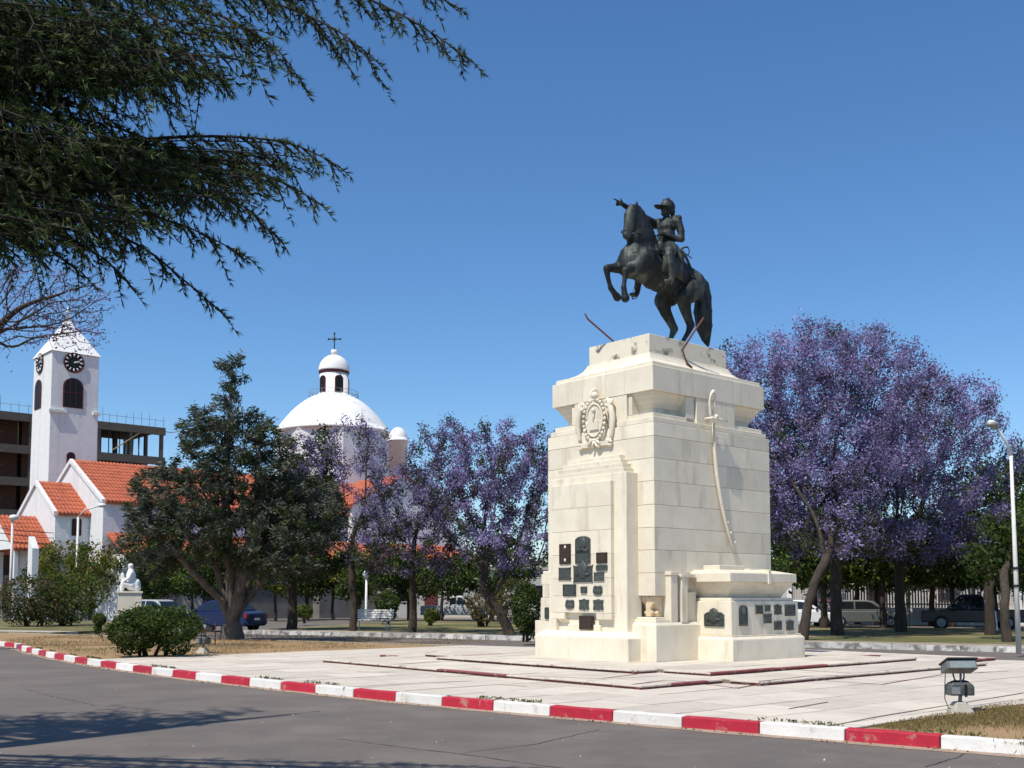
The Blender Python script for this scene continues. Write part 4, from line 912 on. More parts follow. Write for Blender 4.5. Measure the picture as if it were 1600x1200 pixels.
# low aisle with its lean-to roof along the nave
va_ = g1v - W1; za = ch_plane(165, 832, 'v', va_)[2]
cpart('aisle_wall', MB().box(g1u + .3, g1u + 6, va_ - 3.2, va_ + .2, 0, za - 1.6), white_wall); cpart('annex_wall', MB().box(g1u + 6, g1u + 17, va_ - 3.19, va_ + .2, 0, za - 1.6), mat('shade_grey_annex', (.22, .215, .205), (.15, .147, .14), rough=.95, scale=1, stain=(.1, .095, .09, .6), sscale=.8)); tiled(g1u + .3, g1u + 17, (va_ + .05, za), (va_ - 3.5, za - 1.55))  # annex part coloured dark grey to stand in for tree shade on the wall
# transept whose gable faces the square
TP = at(632, 742, 92.0); tu, tv = ch_uv(TP); TWD = 5.2; tz = TP.z; te = tz - 2.7
cpart('wall', MB().extr([(tu - TWD, 0), (tu + TWD, 0), (tu + TWD, te), (tu, tz - .12), (tu - TWD, te)], 'y', tv, tv + 14), white_wall)
tiled(tv - .2, tv + 14, (tu, tz), (tu - TWD - .3, te - .15), along='v'); tiled(tv - .2, tv + 14, (tu, tz), (tu + TWD + .3, te - .15), along='v')
tl = ch_plane(575, 849, 'v', tv)[2]; cpart('annex_wall', MB().box(tu - TWD - 5, tu + TWD, tv - 3.4, tv + .1, 0, tl - 1.5), mat('shade_grey_annex', (.22, .215, .205), (.15, .147, .14), rough=.95, scale=1, stain=(.1, .095, .09, .6), sscale=.8)); tiled(tu - TWD - 5, tu + TWD, (tv + .05, tl), (tv - 3.6, tl - 1.5))  # same dark grey: shade of the trees put into the wall colour
# dome on an octagonal drum
DPT = at(521, 676, 101.0); du, dv = ch_uv(DPT); DR = 87 * 101 / 1700.0; dz = DPT.z
octg = lambda r: [(du + r * math.cos(math.pi / 8 + math.pi / 4 * k), dv + r * math.sin(math.pi / 8 + math.pi / 4 * k)) for k in range(8)]
drum = cpart('drum', MB().prism(octg(DR * 1.03), 0, dz - .1), white_wall, bevel=.05)
dm = cpart('dome', MB().lathe([(DR * 1.03, -.25), (DR * 1.045, .0)] + [(DR * 1.03 * q_, 3.75 * (1 - q_ ** 2.15)) for q_ in [1 - .86 * k / 14 for k in range(15)]], (du, dv, dz), 40), dome_m)
zl0 = at(521, 621, 101).z; zl1 = at(521, 583, 101).z; zl2_ = at(521, 556, 101).z; LR = 22.5 * 101 / 1700
ln = cpart('lantern', MB().lathe([(LR * 1.25, -.25), (LR * 1.22, .0), (LR, .05), (LR, zl1 - zl0)], (du, dv, zl0), 28), dome_m)
MB().lathe([(LR * 1.04, 0), (LR * 1.06, .1), (LR * 1.06, .22), (LR * 1.02, .26)], (du, dv, zl1 - .1), 28).build('cornice_band', maroon, ln)
MB().lathe([(LR * 1.10, 0), (LR * 1.10, .1)] + [(LR * 1.08 * math.cos(a), .1 + (zl2_ - zl1 - .15) * math.sin(a)) for a in [math.radians(8 + 76 * k / 8) for k in range(9)]] + [(.32, zl2_ - zl1 - .02), (.30, zl2_ - zl1 + .4), (.12, zl2_ - zl1 + .45)], (du, dv, zl1 + .14), 28).build('lantern_cap', dome_m, ln)
for ang in (-GRID + math.radians(-90 - 42), -GRID + math.radians(-90 + 30), -GRID + math.radians(-90 + 120), -GRID + math.radians(90)):
    c_, s_ = math.cos(ang), math.sin(ang); wv = MB(); wp = arch_poly(.62, .42, 1.85)
    w_ = []
    for (ww, off, mm, nm) in ((1.3, .03, maroon, 'window'), (1.0, .05, dark_glass, 'pane')):
        m_ = MB(); pts = [(a * ww, z + (.06 if ww > 1.1 and z > .5 else (-.06 if ww > 1.1 else 0))) for a, z in wp]; n = len(pts)
        f_ = [(du + (LR + off) * c_ - a * s_, dv + (LR + off) * s_ + a * c_, zl0 + z) for a, z in pts]; b_ = [(du + (LR - .3) * c_ - a * s_, dv + (LR - .3) * s_ + a * c_, zl0 + z) for a, z in pts]
        m_._add(f_ + b_, [tuple(range(n)), tuple(range(2 * n - 1, n - 1, -1))] + [(i, (i + 1) % n, n + (i + 1) % n, n + i) for i in range(n)]); m_.build(nm, mm, ln)
crs = MB(); zc0 = zl1 + .14 + (zl2_ - zl1) + .4; hc_ = at(521, 521, 101).z - zc0
crs.tube([(du, dv, zc0), (du, dv, zc0 + hc_)], .05, 6); cxm = zc0 + hc_ * .66
for q in (E1, ): crs.tube([(du - .55 * .75, dv + .55 * .66, cxm), (du + .55 * .75, dv - .55 * .66, cxm)], .05, 6)
for (a_, z_o) in ((-.55, 0), (.55, 0)): crs.ball((du + a_ * .75, dv - a_ * .66, cxm), .1, 8)
crs.ball((du, dv, zc0 + hc_), .1, 8)
for k in range(4): a = math.pi / 4 + math.pi / 2 * k; crs.tube([(du, dv, cxm + .0), (du + .22 * math.cos(a) * .75, dv - .22 * math.cos(a) * .66, cxm + .22 * math.sin(a))], .025, 5)
cpart('cross', crs, black_m)
rl = MB(); RR = LR * 1.7; zr_ = zl0 - .25
for k in range(24): a = 2 * math.pi * k / 24; rl.tube([(du + RR * math.cos(a), dv + RR * math.sin(a), zr_ - .2), (du + RR * math.cos(a), dv + RR * math.sin(a), zr_ + .75)], .018, 4)
for z in (.4, .75): rl.tube([(du + RR * math.cos(2 * math.pi * k / 32), dv + RR * math.sin(2 * math.pi * k / 32), zr_ + z) for k in range(33)], .018, 4)
cpart('dome_railing', rl, mat('railing_iron', (.22, .23, .24), rough=.6))
# small turret with its own cupola
TPt = at(622, 690, 97); q0, q1 = ch_uv(TPt)
cpart('turret', MB().lathe([(.85, -12), (.85, 0), (.95, 0), (.95, .15)] + [(.85 * math.cos(a), .15 + 1.15 * math.sin(a)) for a in [math.radians(85 * k / 6) for k in range(7)]], (q0, q1, TPt.z), 18), dome_m)

# ------------------------------------------------------------------ unfinished concrete building behind the tower
RT = at(258, 669, 135.0)
site = thing('unfinished_building', 'dark unfinished concrete building frame rising behind the church tower', 'building', (RT.x, RT.y, 0), GRID)
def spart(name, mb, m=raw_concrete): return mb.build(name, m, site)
FL = [RT.z - 3.72 * k for k in range(7)]
ULEN, VD = 32.0, 11.0
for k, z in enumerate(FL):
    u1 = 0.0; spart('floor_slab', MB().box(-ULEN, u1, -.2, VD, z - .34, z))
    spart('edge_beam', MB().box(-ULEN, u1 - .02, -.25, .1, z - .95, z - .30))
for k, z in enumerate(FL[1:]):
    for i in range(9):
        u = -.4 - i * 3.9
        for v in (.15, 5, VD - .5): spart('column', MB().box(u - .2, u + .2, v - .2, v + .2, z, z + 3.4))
for k, z in enumerate(FL[1:]):
    for i in range(8):
        u = -.6 - i * 3.9; deep = 1.2 if k == 0 and i < 3 else .9
        if k == 0 and i < 2: continue
        spart('infill_wall', MB().box(u - 3.5, u - .2, VD - .9, VD - .7, z, z + 3.3), block_wall)
        if k > 0 or i > 2: spart('infill_wall', MB().box(u - 3.5, u - .1, 3.0 + deep, 3.2 + deep, z, z + 3.3), block_wall)
for i in range(46):                                                           # timber props of the top storey
    u = -.5 - rnd.random() * 17; v = .2 + rnd.random() * 9; z = FL[1]
    spart('prop', MB().tube([(u, v, z), (u + rnd.uniform(-.15, .15), v, z + 3.4)], .07, 5), formwork if rnd.random() < .35 else raw_concrete)
spart('prop', MB().tube([(-6.5, -.1, FL[1] + .4), (-2.6, -.1, FL[0] - .4)], .09, 5), formwork); spart('prop', MB().tube([(-3.2, 0, FL[0] - .5), (.9, 0, FL[0] - .45), (2.4, 0, FL[0] - .1)], .06, 5), formwork)
for i in range(34):                                                           # starter bars along the top
    u = -.2 - i * .95 + rnd.uniform(-.2, .2); spart('starter_bar', MB().tube([(u, .2, FL[0]), (u + rnd.uniform(-.1, .1), .2, FL[0] + rnd.uniform(1.0, 2.0))], .022, 4), rust)
bl = MB().tube([(-33, .1, FL[0] + .9), (0, .1, FL[0] + .9)], .02, 4); spart('safety_line', bl, rust)
# stair head with formwork boards on the left part
spart('stair_head', MB().box(-30, -19.5, 2, 8, FL[0], FL[0] + 2.6), block_wall)
for i in range(7): spart('formwork_board', MB().box(-25.5 + i * .55, -25.0 + i * .55, -.3, -.22, FL[0], FL[0] + 2.1 + .2 * (i % 2)), formwork)
for a, b in ((-22.4, -20.2), (-26, -24.4)): spart('brace', MB().tube([(a, -.3, FL[0]), (b, -.3, FL[0] + 2.3)], .08, 5), formwork)
for k in (1, 2, 3, 4): spart('red_rail', MB().tube([(-26, -.1, FL[k] + 1.0 + .4 * (k % 2)), (-19, -.1, FL[k] + 1.3)], .05, 5), rust)

# ------------------------------------------------------------------ trees
def catmull(P, n):
    P = [P[0]] + list(P) + [P[-1]]; out = []
    for i in range(1, len(P) - 2):
        p0, p1, p2, p3 = (np.array(x) for x in P[i - 1:i + 3])
        for k in range(n):
            t = k / n; out.append(.5 * ((2 * p1) + (-p0 + p2) * t + (2 * p0 - 5 * p1 + 4 * p2 - p3) * t * t + (-p0 + 3 * p1 - 3 * p2 + p3) * t ** 3))
    out.append(np.array(P[-2])); return np.array(out)
def resample(C, ds):
    seg = np.linalg.norm(np.diff(C, axis=0), axis=1); s = np.concatenate([[0], np.cumsum(seg)]); n = max(2, int(s[-1] / ds)); q = np.linspace(0, s[-1], n + 1)
    return np.column_stack([np.interp(q, s, C[:, k]) for k in range(3)]), s[-1]
def colonize(trunk, attr, step, infl, kill, maxit=160, seed=0, grav=0.0, wob=0.12, stems=(), inertia=.45):
    """branching skeleton grown towards a cloud of points; returns nodes (N,3) and parent indices"""
    rng = np.random.default_rng(seed)
    nodes = [np.array(p, float) for p in trunk]; par = [-1] + list(range(len(trunk) - 1)); dirs = [np.array([0, 0, 1.0])] * len(trunk)
    for st in stems:                                        # ready-made stems that leave the top of the trunk
        last = len(trunk) - 1; C_, _l = resample(catmull([np.array(trunk[-1])] + [np.array(q) for q in st], 6), step)
        for q in C_[1:]: nodes.append(q + rng.normal(0, .03, 3)); par.append(last); last = len(nodes) - 1; dirs.append(np.array([0, 0, 1.0]))
    A = np.array(attr, float); X = np.array(nodes)
    d = np.linalg.norm(A[:, None] - X[None], axis=2); near = d.argmin(1); nd = d.min(1); nchild = {}
    for it in range(maxit):
        if len(A) == 0: break
        act = nd < infl
        if not act.any(): act = nd <= nd.min() + step * .5
        idx = near[act]; vec = A[act] - X[idx]; vec /= np.linalg.norm(vec, axis=1)[:, None] + 1e-9
        new = []; newp = []
        order = np.argsort(idx, kind='stable'); us, st = np.unique(idx[order], return_index=True)
        sums = np.add.reduceat(vec[order], st, axis=0)
        for k, sm in zip(us, sums):
            if nchild.get(int(k), 0) > 3: continue
            v = sm / (np.linalg.norm(sm) + 1e-9) + rng.normal(0, wob, 3) + dirs[k] * inertia + np.array([0, 0, grav]); v /= np.linalg.norm(v) + 1e-9
            new.append(X[k] + v * step); newp.append(int(k)); nchild[int(k)] = nchild.get(int(k), 0) + 1; dirs.append(v)
        if not new: break
        new = np.array(new); base = len(X); X = np.vstack([X, new]); par += newp
        dn = np.linalg.norm(A[:, None] - new[None], axis=2); j = dn.argmin(1); m = dn[np.arange(len(A)), j]
        b = m < nd; near[b] = base + j[b]; nd[b] = m[b]
        keep = nd > kill; A, near, nd = A[keep], near[keep], nd[keep]
        if len(X) > 6000: break
    return X, np.array(par)
def branch_radii(par, tip, expo=2.3):
    n = len(par); acc = np.zeros(n); has = np.zeros(n, bool)
    for i in range(1, n): has[par[i]] = True
    acc[~has] = tip ** expo
    for i in range(n - 1, 0, -1): acc[par[i]] += acc[i]
    return acc ** (1 / expo), ~has
def wood(name, X, par, R, m, parent, minr=0.0):
    main = {}; n = len(X)
    for i in range(1, n):
        p = par[i]
        if p not in main or R[i] > R[main[p]]: main[p] = i
    V, F = [], []; ring = {}
    def mk(p, d, r, k):
        d = d / (np.linalg.norm(d) + 1e-9); a = np.cross(d, [.90, .42, .10]); a /= np.linalg.norm(a) + 1e-9; b = np.cross(d, a); o = len(V)
        for j in range(k): t = 2 * math.pi * j / k; V.append(p + (a * math.cos(t) + b * math.sin(t)) * r)
        return o
    ks = lambda r: 9 if r > .12 else (6 if r > .03 else (4 if r > .012 else 3))
    for i in range(1, n):
        p = par[i]; d = X[i] - X[p]; k = ks(R[p] if main.get(p) == i else R[i])
        if main.get(p) == i and p in ring and ring[p][1] == k: o0 = ring[p][0]
        else: o0 = mk(X[p], d, R[p] if main.get(p) == i else min(R[i] * 1.25, R[p]), k)
        o1 = mk(X[i], d, R[i], k)
        for j in range(k): F.append((o0 + j, o0 + (j + 1) % k, o1 + (j + 1) % k, o1 + j))
        ring[i] = (o1, k)
    me = bpy.data.meshes.new(name); me.from_pydata([tuple(v) for v in V], [], F); me.polygons.foreach_set('use_smooth', [True] * len(F)); me.update()
    return link(name, me, m, parent)
def ellipsoids_points(ells, n, rng, shell=0.0, hollow=0.0):
    """random points in a union of ellipsoids ((centre), (rx, ry, rz))"""
    vol = np.array([e[1][0] * e[1][1] * e[1][2] for e in ells]); pick = rng.choice(len(ells), n, p=vol / vol.sum()); out = np.empty((n, 3))
    for i, k in enumerate(pick):
        c, r = ells[k]; v = rng.normal(size=3); v /= np.linalg.norm(v); q = rng.random() ** (1 / (3 + shell)); out[i] = np.array(c) + v * q * np.array(r)
    return out
def E_(px, py, rx, ry, d, dd=0.0, depth=None):
    c = at(px, py, d + dd); k = d / 1700; return ((c.x, c.y, c.z), (rx * k, (depth if depth else rx * k), ry * k))

DENS = 2.3
def make_tree(name, label, root, ells, mats_, mix, seed, n_attr=700, step=.35, infl=2.6, kill=.55, tip=.011, trunk_h=1.6, lean=(0, 0), bark_m=bark, per_tip=24, spread=.30, size=.13, group='trees around the square', upright=.0, grav=0.02,
              inner=0.25, leaf_aspect=.6, shell=0.8, trunk_r=None, drop=0.0, skip=0.0, category='tree', low=None, dens=1.0, radial=False, stems=(), inertia=.45):
    rng = np.random.default_rng(seed); root = Vector(root)
    t = thing(name, label, category, root, 0, group)
    rel = [((c[0] - root.x, c[1] - root.y, c[2] - root.z), r) for c, r in ells]
    A = ellipsoids_points(rel, n_attr, rng, shell); A = A[A[:, 2] > trunk_h * .9]
    nst = max(3, int(trunk_h / step)); trunk = [(lean[0] * (k / nst) ** 1.3 + rng.normal(0, .03), lean[1] * (k / nst) ** 1.3 + rng.normal(0, .03), trunk_h * k / nst - (.1 if k == 0 else 0)) for k in range(nst + 1)]
    stems = [[tuple(at(x, y, d) - root) for x, y, d in st] for st in stems]
    X, par = colonize(trunk, A, step, infl, kill, seed=seed, grav=grav, stems=stems, inertia=inertia); R, tips = branch_radii(par, tip)
    if trunk_r:
        trunk_r *= .62; f = trunk_r / R[1]; big = R > .03; R = np.where(big, .03 + (R - .03) * max(1, (trunk_r - .03) / max(1e-3, R[1] - .03)), R)
    for k in range(min(3, len(R))): R[k] *= 1.25 - .1 * k
    wood('trunk', X, par, R, bark_m, t)
    per_tip *= DENS * dens; size *= 1.12
    cand = np.where(R < tip * 2.3)[0]; cand = cand[cand > nst]
    if skip: cand = cand[rng.random(len(cand)) > skip]
    n_each = rng.poisson(per_tip, len(cand)); C = np.repeat(X[cand], n_each, axis=0); cl = np.repeat(np.arange(len(cand)), n_each)
    off = rng.normal(size=(len(C), 3)) * spread * .55; off[:, 2] += upright * spread; off[:, 2] -= drop * rng.random(len(C))
    C = C + off; S = size * rng.uniform(.55, 1.35, len(C))
    # colour: blossom outside and on top, leaves and pods further in
    kinds = np.zeros(len(C), int)
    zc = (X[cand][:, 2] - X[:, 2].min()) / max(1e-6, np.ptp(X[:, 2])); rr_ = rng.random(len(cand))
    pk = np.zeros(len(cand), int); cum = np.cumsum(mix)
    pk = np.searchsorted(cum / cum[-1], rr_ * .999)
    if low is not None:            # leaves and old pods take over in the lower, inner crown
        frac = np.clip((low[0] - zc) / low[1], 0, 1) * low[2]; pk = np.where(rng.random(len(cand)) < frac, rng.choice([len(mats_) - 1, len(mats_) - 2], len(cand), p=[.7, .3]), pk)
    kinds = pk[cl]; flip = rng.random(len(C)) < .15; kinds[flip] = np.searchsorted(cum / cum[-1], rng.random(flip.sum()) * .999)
    tone = np.clip(rng.random(len(cand))[cl] * .6 + rng.random(len(C)) * .4, 0, 1)
    axis = None
    if radial: axis = np.column_stack([C[:, 0], C[:, 1], np.zeros(len(C))]); axis /= np.linalg.norm(axis, axis=1)[:, None] + .3; axis = axis * .8; axis[:, 2] += .12 + rng.normal(0, .25, len(C))
    leaf_cloud('crown', C, S, mats_, t, kinds, aspect=leaf_aspect, seed=seed + 1, tone=tone, axis=axis)
    return t
PZ = .125
def gp(px, py, z=PZ): p = G(px, py, z); return (p.x, p.y, z)
JM = [violet, violet_dull, seed_brown, leaf_dark]
# jacarandas right of the monument
d1 = 42.8
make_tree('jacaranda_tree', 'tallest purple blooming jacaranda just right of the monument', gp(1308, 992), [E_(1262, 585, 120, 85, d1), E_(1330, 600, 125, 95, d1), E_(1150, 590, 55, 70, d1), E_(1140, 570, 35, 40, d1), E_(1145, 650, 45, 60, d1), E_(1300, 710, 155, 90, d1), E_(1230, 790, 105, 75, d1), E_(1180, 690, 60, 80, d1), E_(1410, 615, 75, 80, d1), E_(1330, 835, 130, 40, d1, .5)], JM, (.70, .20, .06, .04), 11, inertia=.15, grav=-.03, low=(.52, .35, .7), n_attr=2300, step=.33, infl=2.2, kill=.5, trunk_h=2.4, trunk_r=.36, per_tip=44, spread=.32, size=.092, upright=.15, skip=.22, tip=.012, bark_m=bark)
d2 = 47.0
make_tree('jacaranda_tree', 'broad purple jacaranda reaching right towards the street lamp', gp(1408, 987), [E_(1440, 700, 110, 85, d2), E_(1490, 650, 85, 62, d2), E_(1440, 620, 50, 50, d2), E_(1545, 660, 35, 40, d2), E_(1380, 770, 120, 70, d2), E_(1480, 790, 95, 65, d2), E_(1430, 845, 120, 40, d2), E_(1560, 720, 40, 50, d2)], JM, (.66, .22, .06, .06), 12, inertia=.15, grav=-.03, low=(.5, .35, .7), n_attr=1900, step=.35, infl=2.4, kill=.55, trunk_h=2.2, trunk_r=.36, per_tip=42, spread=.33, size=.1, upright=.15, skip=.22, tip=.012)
d3 = 40.0
make_tree('jacaranda_tree', 'leaning jacaranda trunk half hidden behind the right edge of the pedestal', gp(1252, 1000), [E_(1265, 760, 95, 80, d3, 1.5), E_(1310, 830, 80, 45, d3), E_(1215, 690, 50, 90, d3, 3)], JM, (.55, .2, .1, .15), 13, inertia=.15, grav=-.03, low=(.62, .4, .75), n_attr=1000, trunk_h=2.4, lean=(.7, .2), trunk_r=.26, per_tip=30, spread=.28, size=.095)
# jacarandas between the cedar and the monument
JD = (.34, .32, .20, .14)
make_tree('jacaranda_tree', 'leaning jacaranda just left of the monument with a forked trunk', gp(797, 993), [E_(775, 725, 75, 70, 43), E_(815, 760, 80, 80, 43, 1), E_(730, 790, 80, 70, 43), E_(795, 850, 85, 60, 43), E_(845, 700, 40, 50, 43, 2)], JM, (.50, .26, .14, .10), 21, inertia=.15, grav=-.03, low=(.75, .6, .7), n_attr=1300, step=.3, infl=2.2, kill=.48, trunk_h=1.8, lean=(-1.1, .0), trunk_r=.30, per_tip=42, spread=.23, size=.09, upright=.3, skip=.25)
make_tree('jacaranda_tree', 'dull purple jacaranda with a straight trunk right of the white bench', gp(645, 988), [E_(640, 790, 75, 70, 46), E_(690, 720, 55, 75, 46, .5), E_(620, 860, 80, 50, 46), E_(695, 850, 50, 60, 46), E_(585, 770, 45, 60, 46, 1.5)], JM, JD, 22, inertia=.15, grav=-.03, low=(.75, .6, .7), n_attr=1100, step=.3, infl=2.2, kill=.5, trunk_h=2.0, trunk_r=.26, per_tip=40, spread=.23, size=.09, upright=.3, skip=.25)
make_tree('jacaranda_tree', 'thin jacaranda with a V-shaped fork left of the white bench', gp(552, 986), [E_(515, 760, 38, 80, 48), E_(560, 700, 60, 55, 48, 1), E_(470, 720, 40, 50, 48, 1), E_(600, 800, 40, 60, 48), E_(540, 840, 50, 40, 48)], JM, (.36, .30, .24, .10), 23, low=(.75, .6, .7), n_attr=560, step=.3, infl=2.4, kill=.55, trunk_h=1.2, trunk_r=.24, per_tip=20, spread=.24, size=.09, upright=.2, bark_m=bark)
make_tree('jacaranda_tree', 'half bare jacaranda with few blooms in front of the clock tower', (-21.5, 33.0, PZ), [E_(60, 470, 90, 60, 30), E_(130, 460, 50, 55, 30), E_(0, 520, 60, 40, 30), E_(110, 520, 60, 30, 30, -.8)], [violet, seed_brown, violet_dull], (.40, .32, .28), 24, n_attr=1900, step=.2, infl=1.6, kill=.25, tip=.009, trunk_h=5.6, trunk_r=.3, lean=(2.4, -1.2), per_tip=3.5, spread=.18, size=.065, skip=.4)
# dark conifer-like tree on the island and the dense tree behind it
cd = 38.9
make_tree('cedar_tree', 'big grey-green cedar with many stems standing on the dry lawn', gp(362, 999), [E_(360, 600, 30, 60, cd), E_(350, 690, 75, 60, cd), E_(400, 740, 80, 75, cd), E_(300, 780, 100, 60, cd), E_(385, 835, 130, 55, cd), E_(245, 835, 60, 45, cd, -.5), E_(460, 795, 85, 65, cd, .8), E_(240, 880, 40, 26, cd, .5), E_(430, 880, 70, 26, cd, -1), E_(330, 650, 36, 30, cd), E_(400, 660, 34, 30, cd)], [leaf_conifer, leaf_dark], (.76, .24), 31, n_attr=2700, step=.28, infl=1.5, kill=.38, tip=.012, trunk_h=.45, trunk_r=.62, per_tip=17, spread=.17, size=.20, dens=1.15, leaf_aspect=.22, drop=.10, radial=True, stems=[[(345, 940, cd), (300, 890, cd - .4), (255, 840, cd - .6)], [(352, 935, cd + .2), (335, 870, cd + .3), (325, 780, cd)], [(362, 930, cd), (358, 850, cd), (352, 740, cd), (360, 640, cd), (363, 570, cd)], [(372, 935, cd - .3), (385, 870, cd - .4), (402, 780, cd), (405, 690, cd)], [(380, 945, cd + .3), (420, 890, cd + .5), (465, 830, cd + .7)], [(370, 940, cd + .8), (395, 900, cd + 1.3), (430, 800, cd + 1.5)]], bark_m=bark_pale, grav=.05)
make_tree('evergreen_tree', 'dark evergreen with a stout trunk standing right behind the big cedar', gp(457, 983), [E_(470, 800, 70, 80, 50), E_(500, 720, 35, 60, 50), E_(440, 880, 75, 40, 50), E_(520, 860, 40, 40, 50)], [leaf_dark, leaf_conifer, violet_dull], (.62, .30, .08), 32, dens=1.6, n_attr=1200, step=.32, infl=2.4, kill=.55, trunk_h=2.2, trunk_r=.34, per_tip=16, spread=.32, size=.15, bark_m=bark)
# green trees closing the right side
make_tree('broadleaf_tree', 'large dark green broadleaf tree behind the street lamp', gp(1548, 992), [E_(1560, 790, 85, 70, 52), E_(1600, 760, 60, 60, 52), E_(1500, 850, 90, 50, 52), E_(1590, 870, 80, 50, 52)], [leaf_mid, leaf_dark], (.6, .4), 41, n_attr=1100, step=.4, infl=2.8, kill=.62, trunk_h=2.2, trunk_r=.3, per_tip=20, spread=.42, size=.20)
make_tree('broadleaf_tree', 'dark forked tree left of the street lamp foot', gp(1573, 1003), [E_(1590, 850, 60, 50, 39), E_(1545, 880, 45, 35, 39), E_(1640, 830, 60, 60, 39)], [leaf_dark, leaf_mid], (.7, .3), 42, n_attr=500, trunk_h=.9, trunk_r=.24, per_tip=18, spread=.36, size=.17)
for k, (px, py, d, yc, rx, ry, lb, mx) in enumerate((
        (1380, 981, 57, 850, 85, 45, 'green understorey tree behind the grey hatchback', (.55, .45)), (1457, 975, 62, 855, 80, 45, 'green tree before the slatted fence', (.5, .5)),
        (1288, 981, 57, 860, 60, 50, 'slim dark tree behind the leaning jacaranda', (.4, .6)), (1520, 972, 66, 870, 85, 45, 'far green tree behind the dark pickup', (.4, .6)), (1340, 972, 68, 845, 80, 45, 'far green tree above the slatted fence', (.6, .4)))):
    p = G(px, py, PZ); dd = p.y
    make_tree('park_tree', lb, (p.x, p.y, PZ), [E_(px, yc + 8, rx, ry * 1.15, dd), E_(px - rx * .5, yc + 32, rx * .75, ry * .75, dd), E_(px + rx * .5, yc + 26, rx * .75, ry * .8, dd)], [leaf_mid, leaf_dark, leaf_yellow], (*mx, .12), 50 + k, dens=1.3, n_attr=620, step=.45, infl=3.2, kill=.75, trunk_h=2.2, trunk_r=.24, per_tip=18, spread=.46, size=.22, tip=.013)
make_tree('sapling', 'thin young tree between two thick trunks by the slatted fence', gp(1422, 983), [E_(1422, 925, 22, 22, 50)], [leaf_mid, leaf_dark], (.5, .5), 60, n_attr=60, trunk_h=1.3, trunk_r=.07, per_tip=4, spread=.25, size=.12)
# trees along the far street, left and centre
for k, (px, py, yc, rx, ry, mats2, lb) in enumerate((
        (520, 966, 890, 45, 30, [leaf_mid, leaf_yellow], 'small bright green tree below the red aisle roof'), (430, 968, 900, 45, 30, [leaf_yellow, leaf_mid], 'yellowish green tree behind the cedar stems'),
        (300, 968, 900, 70, 40, [leaf_dark, leaf_mid], 'dark green tree behind the blue car'), (690, 968, 905, 50, 36, [leaf_dark, leaf_mid], 'dark street tree before the low grey house'), (770, 968, 885, 70, 50, [leaf_dark, leaf_mid], 'dark tree behind the leaning jacaranda'),
        (600, 968, 880, 40, 40, [leaf_dark, leaf_mid], 'dark green tree above the round trimmed shrub'))):
    p = G(px, py, PZ)
    make_tree('street_tree', lb, (p.x, p.y, PZ), [E_(px, yc, rx, ry, p.y), E_(px + rx * .4, yc - ry * .3, rx * .6, ry * .7, p.y)], mats2, (.6, .4), 70 + k, n_attr=360, step=.45, infl=3.2, kill=.75, trunk_h=1.9, trunk_r=.16, per_tip=18, spread=.45, size=.22, tip=.013)
for k, (px, py, yc, rx, ry, lb) in enumerate(((1235, 968, 850, 70, 60, 'dark tree showing just right of the pedestal'), (1300, 966, 870, 60, 45, 'dark low tree behind the red car tail'), (1420, 966, 875, 70, 45, 'dark low tree behind the thin sapling'),
        (1590, 968, 880, 60, 50, 'dark low tree behind the lamp pole'), (1370, 974, 880, 75, 42, 'dark spreading tree over the grey hatchback'), (1490, 976, 880, 75, 42, 'dark spreading tree over the dark pickup'), (1275, 976, 885, 55, 40, 'dark spreading tree over the white car'), (1555, 978, 885, 60, 42, 'dark spreading tree left of the lamp pole'), (240, 967, 890, 55, 48, 'dark tree behind the white sculpture'), (350, 967, 900, 50, 40, 'dark tree behind the cedar trunk'), (480, 966, 905, 45, 34, 'dark tree left of the V-forked jacaranda crown'), (560, 967, 915, 36, 26, 'dark tree behind the V-forked jacaranda'), (640, 967, 900, 46, 36, 'dark tree behind the straight jacaranda trunk'))):
    p = G(px, py, PZ)
    make_tree('street_tree', lb, (p.x, p.y, PZ), [E_(px, yc, rx, ry, p.y), E_(px + rx * .45, yc + ry * .3, rx * .6, ry * .6, p.y), E_(px - rx * .45, yc + ry * .25, rx * .6, ry * .6, p.y)], [leaf_dark, leaf_mid], (.72, .28), 120 + k, n_attr=420, step=.45, infl=3.2, kill=.75, trunk_h=1.5, trunk_r=.2, per_tip=20, spread=.45, size=.22, tip=.013, dens=1.2)
p = G(140, 966, PZ)
make_tree('street_tree', 'rounded yellow-green tree before the church porch', (p.x, p.y, PZ), [E_(140, 885, 90, 38, p.y), E_(90, 900, 50, 35, p.y), E_(190, 890, 60, 40, p.y)], [leaf_yellow, leaf_mid, leaf_red], (.5, .32, .18), 81, n_attr=700, step=.45, infl=3.0, kill=.7, trunk_h=1.6, trunk_r=.2, per_tip=20, spread=.45, size=.20, tip=.013)

